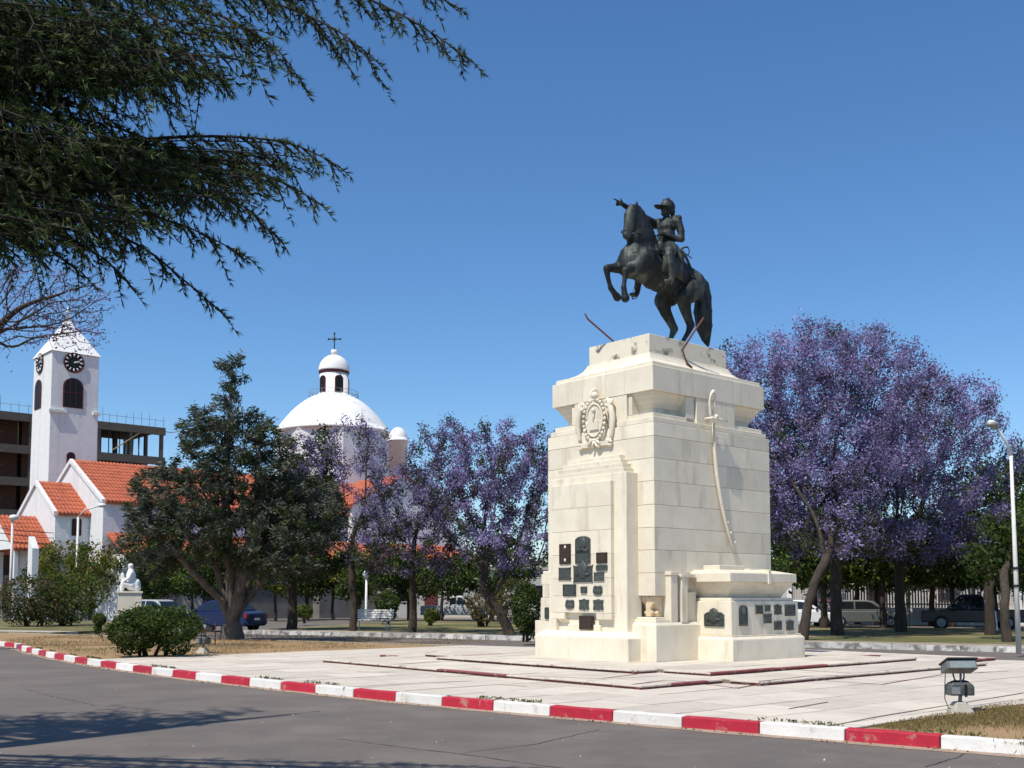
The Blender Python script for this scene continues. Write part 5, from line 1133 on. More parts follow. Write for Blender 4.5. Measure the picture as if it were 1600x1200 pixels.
def make_bush(name, label, root, ells, mats_, mix, seed, n=9000, size=.1, stems=5, group='shrubs'):
    """clipped or loose shrub: stems and a dense skin of leaves"""
    rng = np.random.default_rng(seed); root = Vector(root); t = thing(name, label, 'shrub', root, 0, group)
    rel = [((c[0] - root.x, c[1] - root.y, c[2] - root.z), r) for c, r in ells]
    P = ellipsoids_points(rel, n, rng, 3.5); P = P[P[:, 2] > .06]
    stray = rng.random(len(P)) < .07; ctr = np.mean([c for c, r in rel], axis=0); P[stray] = ctr + (P[stray] - ctr) * rng.uniform(1.05, 1.22, (stray.sum(), 1))
    f = np.sin(P[:, 0] * 9 + 2 * np.sin(P[:, 2] * 7)) + np.sin(P[:, 1] * 8 + P[:, 2] * 5); P = P[f > -1.1 + rng.normal(0, .35, len(P))]
    st = MB()
    for k in range(stems):
        c, r = rel[k % len(rel)]; e = Vector(c) + Vector((rng.uniform(-.5, .5) * r[0], rng.uniform(-.5, .5) * r[1], .2 * r[2])); b = Vector((c[0] * .55 + rng.uniform(-.12, .12), c[1] * .55 + rng.uniform(-.1, .1), 0)); mid = b.lerp(e, .5) + Vector((rng.uniform(-.1, .1), 0, .1))
        st.tube([b, mid, e], [.05, .035, .012], 6)
    st.build('stem', bark, t)
    cum = np.cumsum(mix); kinds = np.searchsorted(cum / cum[-1], rng.random(len(P)) * .999)
    cl = np.sin(P[:, 0] * 6.1) * np.sin(P[:, 2] * 7.3 + 1) * .25 + .5
    leaf_cloud('foliage', P, size * rng.uniform(.6, 1.3, len(P)), mats_, t, kinds, seed=seed, up=.2, tone=np.clip(cl + rng.normal(0, .25, len(P)), 0, 1)); return t
bd = G(245, 1027, PZ).y
make_bush('round_shrub', 'wide dark green clipped shrub on the dry lawn beside a floodlight', gp(243, 1025), [E_(215, 985, 46, 30, bd), E_(270, 978, 46, 28, bd), E_(240, 968, 52, 22, bd), E_(205, 1008, 22, 16, bd), E_(275, 1008, 26, 16, bd)], [leaf_mid, leaf_dark], (.45, .55), 91, n=15000, size=.085, stems=7)
make_bush('round_shrub', 'small upright shrub at the left rim of the island', gp(155, 991), [E_(155, 968, 10, 10, 44), E_(153, 982, 6, 9, 44)], [leaf_mid, leaf_dark, leaf_yellow], (.5, .3, .2), 92, n=1600, size=.09, stems=2)
make_bush('flowering_shrub', 'loose reddish shrub at the far left of the lawn', gp(45, 979), [E_(45, 935, 46, 36, 56), E_(75, 950, 36, 26, 56), E_(30, 955, 30, 22, 56)], [leaf_red, leaf_dark, leaf_mid], (.42, .34, .24), 93, n=9000, size=.13, stems=8)
make_bush('flowering_shrub', 'loose olive shrub next to the reddish one', gp(98, 977), [E_(105, 945, 42, 30, 57), E_(92, 918, 36, 26, 58), E_(130, 925, 40, 30, 58)], [leaf_mid, leaf_yellow, leaf_dark], (.45, .2, .35), 94, n=9000, size=.13, stems=8)
make_bush('round_shrub', 'tall round clipped shrub behind the white bench', gp(605, 974), [E_(605, 942, 19, 20, 60), E_(604, 958, 16, 14, 60)], [leaf_dark, leaf_mid], (.5, .5), 95, n=4200, size=.13, stems=3)
make_bush('round_shrub', 'low shrub left of the parked pickup', gp(673, 977), [E_(674, 962, 12, 12, 57)], [leaf_mid, leaf_yellow], (.6, .4), 96, n=1500, size=.11, stems=3)
make_bush('flowering_shrub', 'loose brownish shrub in front of the parked pickup', gp(757, 979), [E_(757, 950, 28, 24, 55), E_(745, 938, 22, 14, 55)], [leaf_red, leaf_yellow, leaf_dark], (.6, .25, .15), 97, n=2600, size=.10, stems=9)
make_bush('round_shrub', 'dark shrub against the left flank of the monument', gp(822, 1003), [E_(822, 950, 22, 42, 37), E_(828, 990, 8, 14, 37)], [leaf_dark, leaf_mid], (.6, .4), 98, n=5000, size=.10, stems=4)
make_bush('round_shrub', 'dim brown hedge right of the leaning jacaranda', gp(800, 972), [E_(805, 930, 36, 26, 62), E_(790, 950, 30, 20, 62)], [leaf_dark, leaf_red, leaf_mid], (.4, .35, .25), 99, n=4000, size=.14, stems=5)
make_bush('round_shrub', 'small green shrub left of the V-forked jacaranda', gp(475, 972), [E_(475, 955, 14, 10, 62)], [leaf_mid, leaf_yellow], (.6, .4), 100, n=1400, size=.12, stems=3)

# ------------------------------------------------------------------ overhanging cedar in the foreground
TRK = np.array([-8.6, 8.6, 0.0])
ced = thing('cedar_tree', 'dark cedar overhanging from the upper left, its needle-tufted boughs seen close', 'tree', TRK.tolist(), 0, 'trees around the square')
crng = np.random.default_rng(77)
tuft_p, tuft_d, tuft_s = [], [], []; cw = MB(); main_boughs = []
cw.tube([(0, 0, -.1), (.05, 0, 1.2), (-.05, .05, 4), (.05, 0, 8), (0, 0, 12), (.1, 0, 14.5)], [.5, .4, .33, .24, .13, .04], 12)
def spray(start, direc, L, depth, ds, tuft, r0):
    """one drooping twig with tufts and, on larger ones, side twigs"""
    n = max(3, int(L / .06)); d = direc / np.linalg.norm(direc); p = np.array(start, float); pts = [p.copy()]
    for k in range(n):
        d = d + np.array([0, 0, -.085]) + crng.normal(0, .05, 3); d /= np.linalg.norm(d); p = p + d * L / n; pts.append(p.copy())
    pts = np.array(pts); cw.tube([tuple(q) for q in pts[::2 if len(pts) > 5 else 1]], [max(.0025, r0 * (1 - .85 * i / max(1, len(pts[::2 if len(pts) > 5 else 1]) - 1))) for i in range(len(pts[::2 if len(pts) > 5 else 1]))], 4, cap=False)
    R, l = resample(pts, ds)
    for i in range(1, len(R)):
        t = R[i] - R[i - 1]; t /= np.linalg.norm(t) + 1e-9; side = np.cross(t, np.array([0, 0, 1.0]) + crng.normal(0, .5, 3)) * (1 if i % 2 else -1); side /= np.linalg.norm(side) + 1e-9; side[2] += .25
        tuft_p.append(R[i]); tuft_d.append(t * (.72 if i < len(R) - 1 else 2) + side * .78); tuft_s.append(tuft * crng.uniform(.75, 1.2))
    if depth > 0:
        k = 0; s = .10
        while s < L * .92:
            i = min(len(pts) - 2, int(s / L * n)); t = pts[i + 1] - pts[i]; t /= np.linalg.norm(t); sd = np.cross(t, [0, 0, 1.0]); sd /= np.linalg.norm(sd) + 1e-9; sd *= (1 if k % 2 else -1)
            spray(pts[i], t * .8 + sd * crng.uniform(.4, .8) + np.array([0, 0, crng.uniform(-.45, .1)]), crng.uniform(.35, .62) * (L - s) * .8 + .07, depth - 1, ds, tuft, r0 * .5)
            s += crng.uniform(.09, .15); k += 1
def limb(pxs, d0, d1, r=.05, sub=.11, ds=.023, tuft=.058, lmax=.75, vis=-160, attach=False):
    P = [np.array(at(x, y, d0 + (d1 - d0) * i / (len(pxs) - 1))) - TRK for i, (x, y) in enumerate(pxs)]
    if attach:                                              # secondary boughs leave one of the main boughs
        M = np.vstack(main_boughs); dm = np.linalg.norm(M - P[0], axis=1) + np.where(M[:, 0] > P[0][0] - .15, 50, 0); P = [M[dm.argmin()]] + P
    else: P = [np.array([0, 0, max(2.5, P[0][2] - 0.3)])] + P
    C, L = resample(catmull(P, 8), .05); n = len(C)
    if not attach: main_boughs.append(C[::4])
    cw.tube([tuple(q) for q in C[::3]], [max(.004, r * (1 - .93 * i / (len(C[::3]) - 1))) for i in range(len(C[::3]))], 6, cap=False)
    s = 0.0; k = 0
    first = next((i for i, q in enumerate(C) if 800 + 1700 * (q[0] + TRK[0]) / (q[1] + TRK[1]) > vis), n - 2)
    i = int(n * (.25 if attach else .16))
    while i < n - 2:
        t = C[i + 1] - C[i]; t /= np.linalg.norm(t); sd = np.cross(t, [0, 0, 1.0]); sd /= np.linalg.norm(sd) + 1e-9; sd *= (1 if k % 2 else -1)
        rem = (n - i) / n; l = lmax * min(1, .28 + 1.6 * rem * (L / 6)) * crng.uniform(.6, 1.1)
        out = i < first                                     # sparser where the frame does not reach
        spray(C[i], t * .62 + sd * crng.uniform(.3, .7) + np.array([0, 0, crng.uniform(-.75, .05)]), l * (1.3 if out else 1), 1, ds * (2.6 if out else 1), tuft * (1.5 if out else 1), .012)
        i += max(1, int(crng.uniform(.6, 1.4) * sub * (1.7 if out else 1) / .05)); k += 1
    for i in range(first, n - 2, 4):                        # short sprays that hang straight down
        if crng.random() < .45: spray(C[i], np.array([.25, .0, -.8]) + crng.normal(0, .2, 3), crng.uniform(.15, .42) * min(1, lmax * 2), 0, ds, tuft, .007)
    spray(C[-2], C[-1] - C[-3], .16, 0, ds, tuft, .006)
    for i in range(first, n - 1):
        if crng.random() < .8: tuft_p.append(C[i]); q = crng.normal(size=3); q[2] = abs(q[2]); tuft_d.append(q); tuft_s.append(tuft)
for pxs, d0, d1, lm in (
    ([(-300, -170), (100, -95), (350, -62), (520, -22), (640, 30), (742, 98)], 7.6, 6.9, .42), ([(-100, -210), (300, -130), (560, -52), (660, -16), (716, 12)], 7.4, 7.0, .35),
    ([(-250, -95), (150, -45), (380, -8), (510, 38), (592, 98)], 7.5, 7.0, .5), ([(-250, -40), (100, -15), (300, 10), (420, 66), (474, 134)], 7.5, 7.1, .5), ([(-100, -120), (250, -60), (430, -10), (510, 60), (548, 108)], 7.8, 7.4, .4),
    ([(-250, 0), (50, 18), (200, 44), (300, 86), (352, 132)], 7.4, 7.0, .5), ([(-250, 30), (0, 56), (120, 84), (220, 124), (268, 160)], 7.2, 6.9, .45), ([(-200, 60), (0, 86), (100, 116), (165, 155), (203, 184)], 7.0, 6.8, .4),
    ([(-300, 205), (0, 228), (150, 224), (300, 213), (420, 218), (480, 234), (532, 261)], 7.8, 7.2, .55), ([(-300, 240), (0, 252), (200, 246), (350, 256), (440, 284), (506, 322)], 7.5, 7.0, .5), ([(-300, 255), (0, 276), (180, 282), (320, 298), (400, 335), (430, 376)], 7.3, 6.9, .5),
    ([(-300, 285), (0, 305), (150, 318), (280, 350), (384, 400)], 7.1, 6.8, .45), ([(-250, 300), (0, 328), (120, 345), (220, 385), (290, 440), (354, 495)], 7.0, 6.7, .38), ([(-250, 320), (0, 345), (100, 368), (170, 410), (206, 450)], 6.9, 6.7, .36),
    ([(-200, 330), (-20, 358), (50, 380), (100, 405), (135, 432)], 6.9, 6.7, .36), ([(-250, 215), (60, 232), (240, 235), (380, 240), (465, 262)], 8.0, 7.6, .6), ([(-200, 150), (0, 170), (120, 185), (200, 205), (250, 225)], 7.6, 7.2, .5)):
    limb(pxs, d0, d1, lmax=lm)
for k in range(120):                                   # further boughs that thicken the mass behind
    y0 = crng.uniform(-60, 330); x1 = crng.uniform(40, 260) if y0 > 120 else crng.uniform(30, 420); y1 = y0 + crng.uniform(10, 90) + max(0, x1 - 200) * .12; y1 = min(y1, 395 - max(0, x1 - 150) * .2)
    if y0 < 120: y1 = min(y1, 120 + (60 if x1 < 150 else 0))
    elif x1 > 200: y1 = min(max(y1, 235), 350)
    dd = crng.uniform(6.3, 7.5); xs = crng.uniform(-650, min(20, x1 - 120)); limb([(xs, y0 - 10), (xs + (x1 - xs) * .55, y0 + (y1 - y0) * .3), (x1, y1)], dd, dd - .3, r=.02, attach=True, sub=.19, lmax=.5, ds=.032, tuft=.066)
for k in range(26):                                   # the flat bough in the middle is thick
    x1 = crng.uniform(240, 470); y0 = crng.uniform(214, 285); y1 = min(y0 + crng.uniform(5, 60), 345 - (x1 - 240) * .25); dd = crng.uniform(6.6, 7.6)
    xs = crng.uniform(-450, 140); limb([(xs, y0 - 5), (xs + (x1 - xs) * .55, y0 + 2), (x1, y1)], dd, dd - .3, r=.018, attach=True, sub=.2, lmax=.42, ds=.03, tuft=.062)
for k in range(38):                                   # higher boughs above the frame, which shade the road
    a = math.radians(crng.uniform(68, 160)); z = crng.uniform(8.2, 11.5); L = crng.uniform(3.5, 5.6) * (1 - (z - 7.6) / 11)
    e = np.array([L * math.cos(a), L * math.sin(a) * .9, z - .25 * L]); C, _ = resample(catmull([np.array([0, 0, z]), e * np.array([.5, .5, 1]) + np.array([0, 0, .25]), e], 8), .1)
    cw.tube([tuple(q) for q in C[::2]], [max(.006, .06 * (1 - .9 * i / max(1, len(C[::2]) - 1))) for i in range(len(C[::2]))], 6, cap=False)
    for i in range(len(C) // 4, len(C) - 1, 3):
        t = C[i + 1] - C[i]; t /= np.linalg.norm(t); sd = np.cross(t, [0, 0, 1.0]) * (1 if i % 2 else -1)
        spray(C[i], t * .7 + sd * .7 + np.array([0, 0, -.1]), crng.uniform(.5, 1.1) * (1.15 - i / len(C)), 1, .06, .13, .012)
cw.build('bough', cedar_bark, ced, fix=False)
TPp, TD, TS = np.array(tuft_p), np.array(tuft_d), np.array(tuft_s); NT = len(TPp); NN = 9
TD /= np.linalg.norm(TD, axis=1)[:, None] + 1e-9
dirs = np.repeat(TD, NN, axis=0) + crng.normal(0, .23, (NT * NN, 3)); dirs /= np.linalg.norm(dirs, axis=1)[:, None]; base = np.repeat(TPp, NN, axis=0); ln_ = np.repeat(TS, NN)[:, None] * crng.uniform(.7, 1.1, (NT * NN, 1))
bq = np.cross(dirs, crng.normal(size=dirs.shape)); bq /= np.linalg.norm(bq, axis=1)[:, None] + 1e-9; wq = ln_ * .125
vv_ = np.stack([base - bq * wq * .5, base + bq * wq * .5, base + dirs * ln_], 1).reshape(-1, 3).astype(np.float32); nf = NT * NN
me = bpy.data.meshes.new('needles'); me.vertices.add(3 * nf); me.vertices.foreach_set('co', vv_.ravel()); me.loops.add(3 * nf); me.loops.foreach_set('vertex_index', np.arange(3 * nf, dtype=np.int32)); me.polygons.add(nf); me.polygons.foreach_set('loop_start', np.arange(0, 3 * nf, 3, dtype=np.int32))
ta = me.attributes.new('tone', 'FLOAT', 'POINT'); ta.data.foreach_set('value', np.repeat(np.clip(np.repeat(crng.random(NT), NN) * .7 + crng.random(nf) * .3, 0, 1), 3).astype(np.float32)); me.update(); me.validate()
nd_ = link('needles', me, needle, ced); stuff(nd_)

# ------------------------------------------------------------------ street furniture
# floodlights
def floodlight(loc, label, lean=0.0, rz=0.0, base=True):
    t = thing('floodlight', label, 'floodlight', loc, rz, 'ground floodlights')
    if base: MB().frustum((-.23, .23, -.2, .2), -.05, (-.10, .10, -.09, .09), .19).build('concrete_foot', concrete, t, .03)
    MB().tube([(0, 0, .15), (.02, 0, .34)], .035, 8).tube([(.02, 0, .3), (.03, 0, .68)], .02, 8).build('stem', grey_metal, t)
    g = MB(); g.box(-.22, .22, -.13, .13, .30, .47); g.frustum((-.22, .22, -.13, .13), .47, (-.16, .16, -.09, .09), .53); gb = g.build('ballast_box', mat('floodlight_grey', (.14, .15, .145), (.07, .075, .075), rough=.5, metal=.3, scale=7), t, .02)
    MB().box(.03, .07, -.15, -.128, .28, .5).build('clamp', black_m, gb); MB().box(-.20, -.05, -.14, -.128, .33, .45).build('cover_plate', grey_metal, gb)
    br = MB()
    for s in (-1, 1): br.tube([(s * .05, 0, .53), (s * .09, 0, .60), (s * .10, .02, .68)], .014, 6)
    br.tube([(-.16, 0, .53), (-.10, 0, .55), (.10, 0, .55), (.17, 0, .53)], .016, 6); br.build('bracket', black_m, t)
    h = MB(); a = math.radians(-22)
    def hp(x, y, z): return (x, y * math.cos(a) - z * math.sin(a), .80 + y * math.sin(a) + z * math.cos(a))
    body = [hp(x, y, z) for z in (-.085, .075) for y in (-.16, .14) for x in ((-.29, .27) if z < 0 else (-.26, .25))]
    h._add(body, [(0, 2, 3, 1), (4, 5, 7, 6), (0, 1, 5, 4), (2, 6, 7, 3), (0, 4, 6, 2), (1, 3, 7, 5)]); hd = h.build('lamp_head', mat('floodlight_housing', (.17, .18, .175), (.10, .105, .10), rough=.5, metal=.2, scale=6), t, .012)
    vz = MB(); vz._add([hp(x, y, z) for z in (.078, .11) for y in (-.19, .18) for x in (-.27, .28)], [(0, 2, 3, 1), (4, 5, 7, 6), (0, 1, 5, 4), (2, 6, 7, 3), (0, 4, 6, 2), (1, 3, 7, 5)]); vz.build('visor', black_m, hd)
    MB()._add([hp(-.25, -.163, -.07), hp(.24, -.163, -.07), hp(.23, -.163, .06), hp(-.23, -.163, .06)], [(0, 1, 2, 3)]).build('lens', mat('frosted_lens', (.27, .31, .30), (.20, .235, .23), rough=.25, spec=.5, scale=9), hd)
    MB().tube([hp(-.27, 0, -.12), (-.27, -.02, .5), (-.28, -.02, .25), (-.22, -.02, .08), (-.1, 0, .03)], .008, 6).build('cable', black_m, t)
    return t
f1 = floodlight(gp(1500, 1113, .14), 'grey floodlight on a concrete foot at the right edge of the paving', rz=math.radians(4)); f1.scale = (.74,) * 3
f2 = floodlight(gp(317, 1021, .12), 'grey floodlight half hidden beside the clipped shrub', rz=math.radians(-30)); f2.scale = (.85,) * 3
# stake on the lawn
p = G(336, 1008, PZ); sk = MB().tube([(0, 0, -.1), (0, 0, .72)], .02, 6).build('lawn_stake', rust); sk.location = (p.x, p.y, PZ); tag(sk, 'thin rusty stake standing in the lawn left of the cedar', 'stake')
# street lamp on the right
p = G(1592, 1019, PZ); lamp = thing('street_lamp', 'pale tall street lamp at the right edge with a curved arm', 'street lamp', (p.x, p.y, PZ))
top = at(1584, 712, p.y); H_ = top.z - PZ
MB().tube([(0, 0, -.05), (-.02, 0, H_ * .45), (-.05, 0, H_)], [.075, .06, .042], 10).build('pole', pole_m, lamp)
a1 = at(1572, 690, p.y); a2 = at(1556, 667, p.y - .3); rel = lambda q: (q.x - p.x, q.y - p.y, q.z - PZ)
MB().tube([(-.05, 0, H_), rel(a1), rel(a2)], [.045, .035, .03], 8).build('arm', pole_m, lamp)
hd = MB(); q2 = Vector(rel(a2)); hd.ball((q2.x - .12, q2.y - .05, q2.z + .06), .15, 12, sx=1.35, sy=.9, sz=.55); hd.tube([tuple(q2 + Vector((.05, 0, -.04))), tuple(q2 + Vector((-.1, -.02, .05)))], [.05, .09], 8); hh_ = hd.build('lamp_head', grey_metal, lamp)
MB().ball((q2.x - .15, q2.y - .06, q2.z + .12), .095, 12, sx=1.2, sy=.9, sz=.6).build('lamp_cap', white_paint, hh_)
for z in (.33, .42): MB().tube([(-.02, 0, H_ * z), (-.02, 0, H_ * z + .06)], .09, 10).build('band', black_m, lamp)
# lamps near the church
def small_lamp(px, ytop, ybase, d, label, arm):
    b = at(px, ybase, d); tp = at(px, ytop, d); t = thing('street_lamp', label, 'street lamp', (b.x, b.y, 0), 0, 'lamps by the church'); h = tp.z
    MB().tube([(0, 0, 0), (0, 0, h)], [.12, .07], 8).build('pole', pole_m, t)
    if arm: MB().tube([(0, 0, h), (.5, -.1, h + .5), (1.5, -.2, h + .75)], .05, 6).build('arm', pole_m, t); MB().ball((1.7, -.22, h + .78), .3, 10, sz=.5).build('lamp_head', white_paint, t)
    else: MB().ball((0.1, 0, h + .15), .34, 10, sz=.6).build('lamp_head', white_paint, t)
    return t
small_lamp(118, 808, 965, 74, 'street lamp with a slanting arm before the paired church windows', True); small_lamp(15, 812, 965, 74, 'street lamp with a white head at the far left below the porch roof', False)
p = G(572, 968, PZ); t = thing('lamp_post', 'white post lamp with a globe behind the white bench', 'lamp post', (p.x, p.y, PZ)); zt = at(572, 902, p.y).z - PZ
MB().tube([(0, 0, 0), (0, 0, .5), (0, 0, zt)], [.14, .09, .07], 10).build('pole', white_paint, t); MB().ball((0, 0, zt + .22), .26, 12).build('globe', white_paint, t)
# overhead wires
for k, (ya, yb) in enumerate(((818, 822), (826, 830), (838, 835))):
    a, b = at(-20, ya + 4, 74), at(215, yb, 80); pts = [a.lerp(b, i / 12) - Vector((0, 0, .5 * math.sin(math.pi * i / 12))) for i in range(13)]
    o = MB().tube(pts, .025, 4).build('overhead_wire', black_m); tag(o, ['highest', 'middle', 'lowest'][k] + ' of the three dark wires crossing before the church', 'wire', 'wires before the church')
# bench
def bench():
    p = G(582, 984, PZ); t = thing('park_bench', 'white slatted park bench under the jacarandas', 'bench', (p.x, p.y, PZ), math.radians(-14))
    for k in range(4): MB().box(-.9, .9, -.22 + .125 * k, -.12 + .125 * k, .43, .47).build('seat_slat', white_paint, t, .008)
    for k in range(4): MB().box(-.9, .9, .29 + .03 * k, .33 + .03 * k, .53 + .105 * k, .61 + .105 * k).build('back_slat', white_paint, t, .008)
    for x in (-.75, .75):
        MB().box(x - .03, x + .03, -.2, -.14, 0, .43).build('leg', white_paint, t); MB().tube([(x, .22, 0), (x, .27, .45), (x, .42, .98)], .03, 6).build('leg', white_paint, t); MB().box(x - .03, x + .03, -.2, .27, .39, .43).build('seat_rail', white_paint, t)
bench()
# whitewashed bollards along the far pavement
for px, py, lb in ((433, 963, 'short white bollard left of the V-forked jacaranda'), (510, 963, 'short white bollard behind the V-forked jacaranda'), (400, 962, 'short white bollard near the cedar trunk'), (1402 + 150, 985, 'short white bollard before the dark pickup')):
    p = G(px, py, PZ); o = MB().frustum((-.16, .16, -.16, .16), -.05, (-.10, .10, -.10, .10), .85).frustum((-.10, .10, -.10, .10), .85, (-.02, .02, -.02, .02), .95).build('bollard', white_paint); o.location = (p.x, p.y, PZ); tag(o, lb, 'bollard', 'white bollards')
# white sculpture on a block
p = G(203, 972, PZ); dS = p.y; t = thing('garden_sculpture', 'white seated sculpture on a square stone block', 'sculpture', (p.x, p.y, PZ), math.radians(20))
hB = at(203, 924, dS).z - PZ; kS = dS / 1700
MB().box(-.72, .62, -.62, .62, 0, hB - .12).box(-.78, .68, -.68, .68, hB - .12, hB).build('block', stone, t, .02)
for z, r in ((hB * .72, .16), (hB * .42, .14)): MB().box(-.745, -.72, -r, r, z - r * 1.2, z + r * 1.2).build('inset_plaque', black_m, t)
hS = hB
fuse('figure', [[(.05, 0, hS + .32, .32), (.02, 0, hS + .62, .27), (0, 0, hS + .95, .29), (0, 0, hS + 1.2, .2)], [(0, 0, hS + 1.25, .1), (-.02, 0, hS + 1.52, .17)], [(-.02, 0, hS + 1.50, .165), (-.08, 0, hS + 1.44, .12)],
                [(.02, .25, hS + 1.1, .12), (-.18, .34, hS + .78, .1), (-.42, .22, hS + .66, .08), (-.52, .15, hS + .66, .07)], [(.02, -.25, hS + 1.1, .12), (-.12, -.36, hS + .78, .1), (-.38, -.3, hS + .62, .08), (-.5, -.2, hS + .6, .07)],
                [(.05, .16, hS + .35, .22), (-.42, .18, hS + .46, .18), (-.5, .18, hS + .2, .13), (-.52, .18, hS + .05, .1)], [(.05, -.16, hS + .35, .22), (-.4, -.18, hS + .44, .18), (-.48, -.18, hS + .2, .13), (-.5, -.18, hS + .05, .1)],
                [(-.4, 0, hS + .62, .13), (-.46, 0, hS + .86, .11), (-.47, 0, hS + 1.02, .1)], [(.3, 0, hS + .2, .3), (.3, 0, hS + .5, .26)]], white_wall, t, .04, 4)

# cars
def car(label, px, py, rz, body_c, L=4.1, W=1.68, Hh=1.46, kind='hatch', z=0.0, d=None, name='parked_car', scale=1.0):
    p = G(px, py, z) if d is None else at(px, py, d); t = thing(name, label, 'car' if kind != 'pickup' else 'pickup', (p.x, p.y, z), rz, 'cars parked around the square'); t.scale = (scale,) * 3
    pm_ = mat('car_paint_' + name + label[:14], body_c, tuple(c * .92 for c in body_c), rough=.28, spec=.5)
    hL = L / 2; sill = .28; belt = .88
    if kind == 'hatch': low = [(-hL, .42), (-hL + .05, .72), (-hL + .12, belt), (.95, belt + .02), (hL - .25, .76), (hL - .03, .62), (hL, .40), (hL - .1, sill), (-hL + .1, sill)]; cab = [(-hL + .14, belt), (-hL + .38, Hh - .12), (-hL + .75, Hh), (.1, Hh), (.45, Hh - .06), (1.1, belt + .01)]
    elif kind == 'sedan': low = [(-hL, .45), (-hL + .03, .86), (-hL + .25, .96), (-1.25, .98), (1.05, .92), (hL - .2, .76), (hL, .6), (hL, .40), (hL - .1, sill), (-hL + .1, sill)]; cab = [(-1.5, .97), (-.95, Hh - .05), (-.6, Hh), (.15, Hh), (.45, Hh - .06), (1.15, .91)]
    else: low = [(-hL, .55), (-hL, 1.0), (-.45, 1.0), (1.05, 1.02), (hL - .15, .95), (hL, .78), (hL, .45), (hL - .1, .38), (-hL + .1, .38)]; cab = [(-.5, 1.0), (-.42, Hh - .05), (-.25, Hh), (.45, Hh), (1.2, 1.02)]
    lo = MB()
    def loft(mb, prof, w0, w1, taper=0.0):
        n = len(prof); vs = []
        for y, s_ in ((-w0 / 2, .985), (-w0 / 2 + .07, 1), (w0 / 2 - .07, 1), (w0 / 2, .985)):
            for (x, z_k) in prof: vs.append((x * s_, y * (1 - taper * max(0, (z_k - .9)) / .6), z_k))
        fs = [tuple(range(n)), tuple(range(4 * n - 1, 3 * n - 1, -1))]
        for r in range(3): fs += [(r * n + i, (r + 1) * n + i, (r + 1) * n + (i + 1) % n, r * n + (i + 1) % n) for i in range(n)]
        mb._add(vs, fs)
    loft(lo, low, W, W); bd_ = lo.build('body', pm_, t, .05)
    cb = MB(); loft(cb, cab, W - .12, W, .22); cb.build('cabin', pm_, t, .05)
    cx = sum(x for x, _ in cab) / len(cab); cz = (belt + Hh) / 2 + .02
    for s_ in (-1, 1):                                                   # side glass, two panes
        n = len(cab); shr = [((x - cx) * .84 + cx, (zz - cz) * .68 + cz) for x, zz in cab]
        for (xa, xb) in ((-9, cx - .04), (cx + .04, 9)):
            pl = clip(clip(shr, (1, 0), xb), (-1, 0), -xa)
            if len(pl) > 2:
                g = MB(); yy = lambda zz: s_ * (W / 2 - .06) * (1 - .22 * max(0, zz - .9) / .6)
                g._add([(x, yy(zz) + s_ * .006, zz) for x, zz in pl] + [(x, yy(zz) - s_ * .03, zz) for x, zz in pl], [tuple(range(len(pl))), tuple(range(2 * len(pl) - 1, len(pl) - 1, -1))] + [(i, (i + 1) % len(pl), len(pl) + (i + 1) % len(pl), len(pl) + i) for i in range(len(pl))]); g.build('window', car_glass, t)
    (xr0, zr0), (xr1, zr1) = (cab[0], cab[1]); (xf0, zf0), (xf1, zf1) = cab[-1], cab[-2]
    for (xa, za_), (xb, zb2) in (((xr0, zr0), (xr1, zr1)), ((xf0, zf0), (xf1, zf1))):
        o_ = -.012 if xa < 0 else .012; k0, k1 = .14, .9; A_ = (xa + (xb - xa) * k0 + o_, za_ + (zb2 - za_) * k0 + .008); B_ = (xa + (xb - xa) * k1 + o_, za_ + (zb2 - za_) * k1 + .008)
        MB()._add([(A_[0], -W * .40, A_[1]), (A_[0], W * .40, A_[1]), (B_[0], W * .36, B_[1]), (B_[0], -W * .36, B_[1])], [(0, 1, 2, 3)]).build('windscreen', car_glass, t)
    for sx in (-hL * .62, hL * .62):
        for s_ in (-1, 1):
            w = MB(); rr_ = .31 if kind != 'pickup' else .36
            w.v = []; k = 20
            for yy_, r_ in ((0, rr_ * .6), (.0, rr_ * .94), (.03, rr_), (.17, rr_), (.2, rr_ * .94), (.2, rr_ * .6)):
                for j in range(k): a = 2 * math.pi * j / k; w.v.append((sx + r_ * math.cos(a), s_ * (W / 2 + .015 - yy_), rr_ + r_ * math.sin(a)))
            for i in range(5):
                for j in range(k): w.f.append((i * k + j, i * k + (j + 1) % k, (i + 1) * k + (j + 1) % k, (i + 1) * k + j)); w.m.append(0); w.smooth.append(True)
            ty = w.build('wheel', black_m, t)
            rm_ = MB(); n = 14; rm_._add([(sx + rr_ * .6 * math.cos(2 * math.pi * j / n), s_ * (W / 2 + .004), rr_ + rr_ * .6 * math.sin(2 * math.pi * j / n)) for j in range(n)] + [(sx, s_ * (W / 2 + .03), rr_)], [(j, (j + 1) % n, n) for j in range(n)]); rm_.build('rim', grey_metal, ty)
    for s_ in (-1, 1):
        MB().box(-hL - .012, -hL + .1, s_ * W * .44 - .1, s_ * W * .44 + .1, .66, .86).build('tail_light', mat('tail_red', (.35, .01, .012), rough=.25, spec=.6), t, .02)
        MB().box(hL - .14, hL - .005, s_ * W * .38 - .16, s_ * W * .38 + .16, .56, .69).build('headlight', mat('headlight_clear', (.6, .62, .64), rough=.12, spec=.8), t, .02)
        MB().box(.85, .98, s_ * (W / 2 + .02) - .05 * 1, s_ * (W / 2 + .02) + .08 * s_ if s_ > 0 else s_ * (W / 2 + .02) + .05, .93, 1.05).build('mirror', black_m, t, .02)
    MB().box(-hL - .03, -hL + .08, -W * .46, W * .46, .36, .52).build('bumper', pm_ if kind != 'pickup' else grey_metal, t, .03); MB().box(hL - .10, hL + .02, -W * .46, W * .46, .36, .52).build('bumper', pm_ if kind != 'pickup' else grey_metal, t, .03)
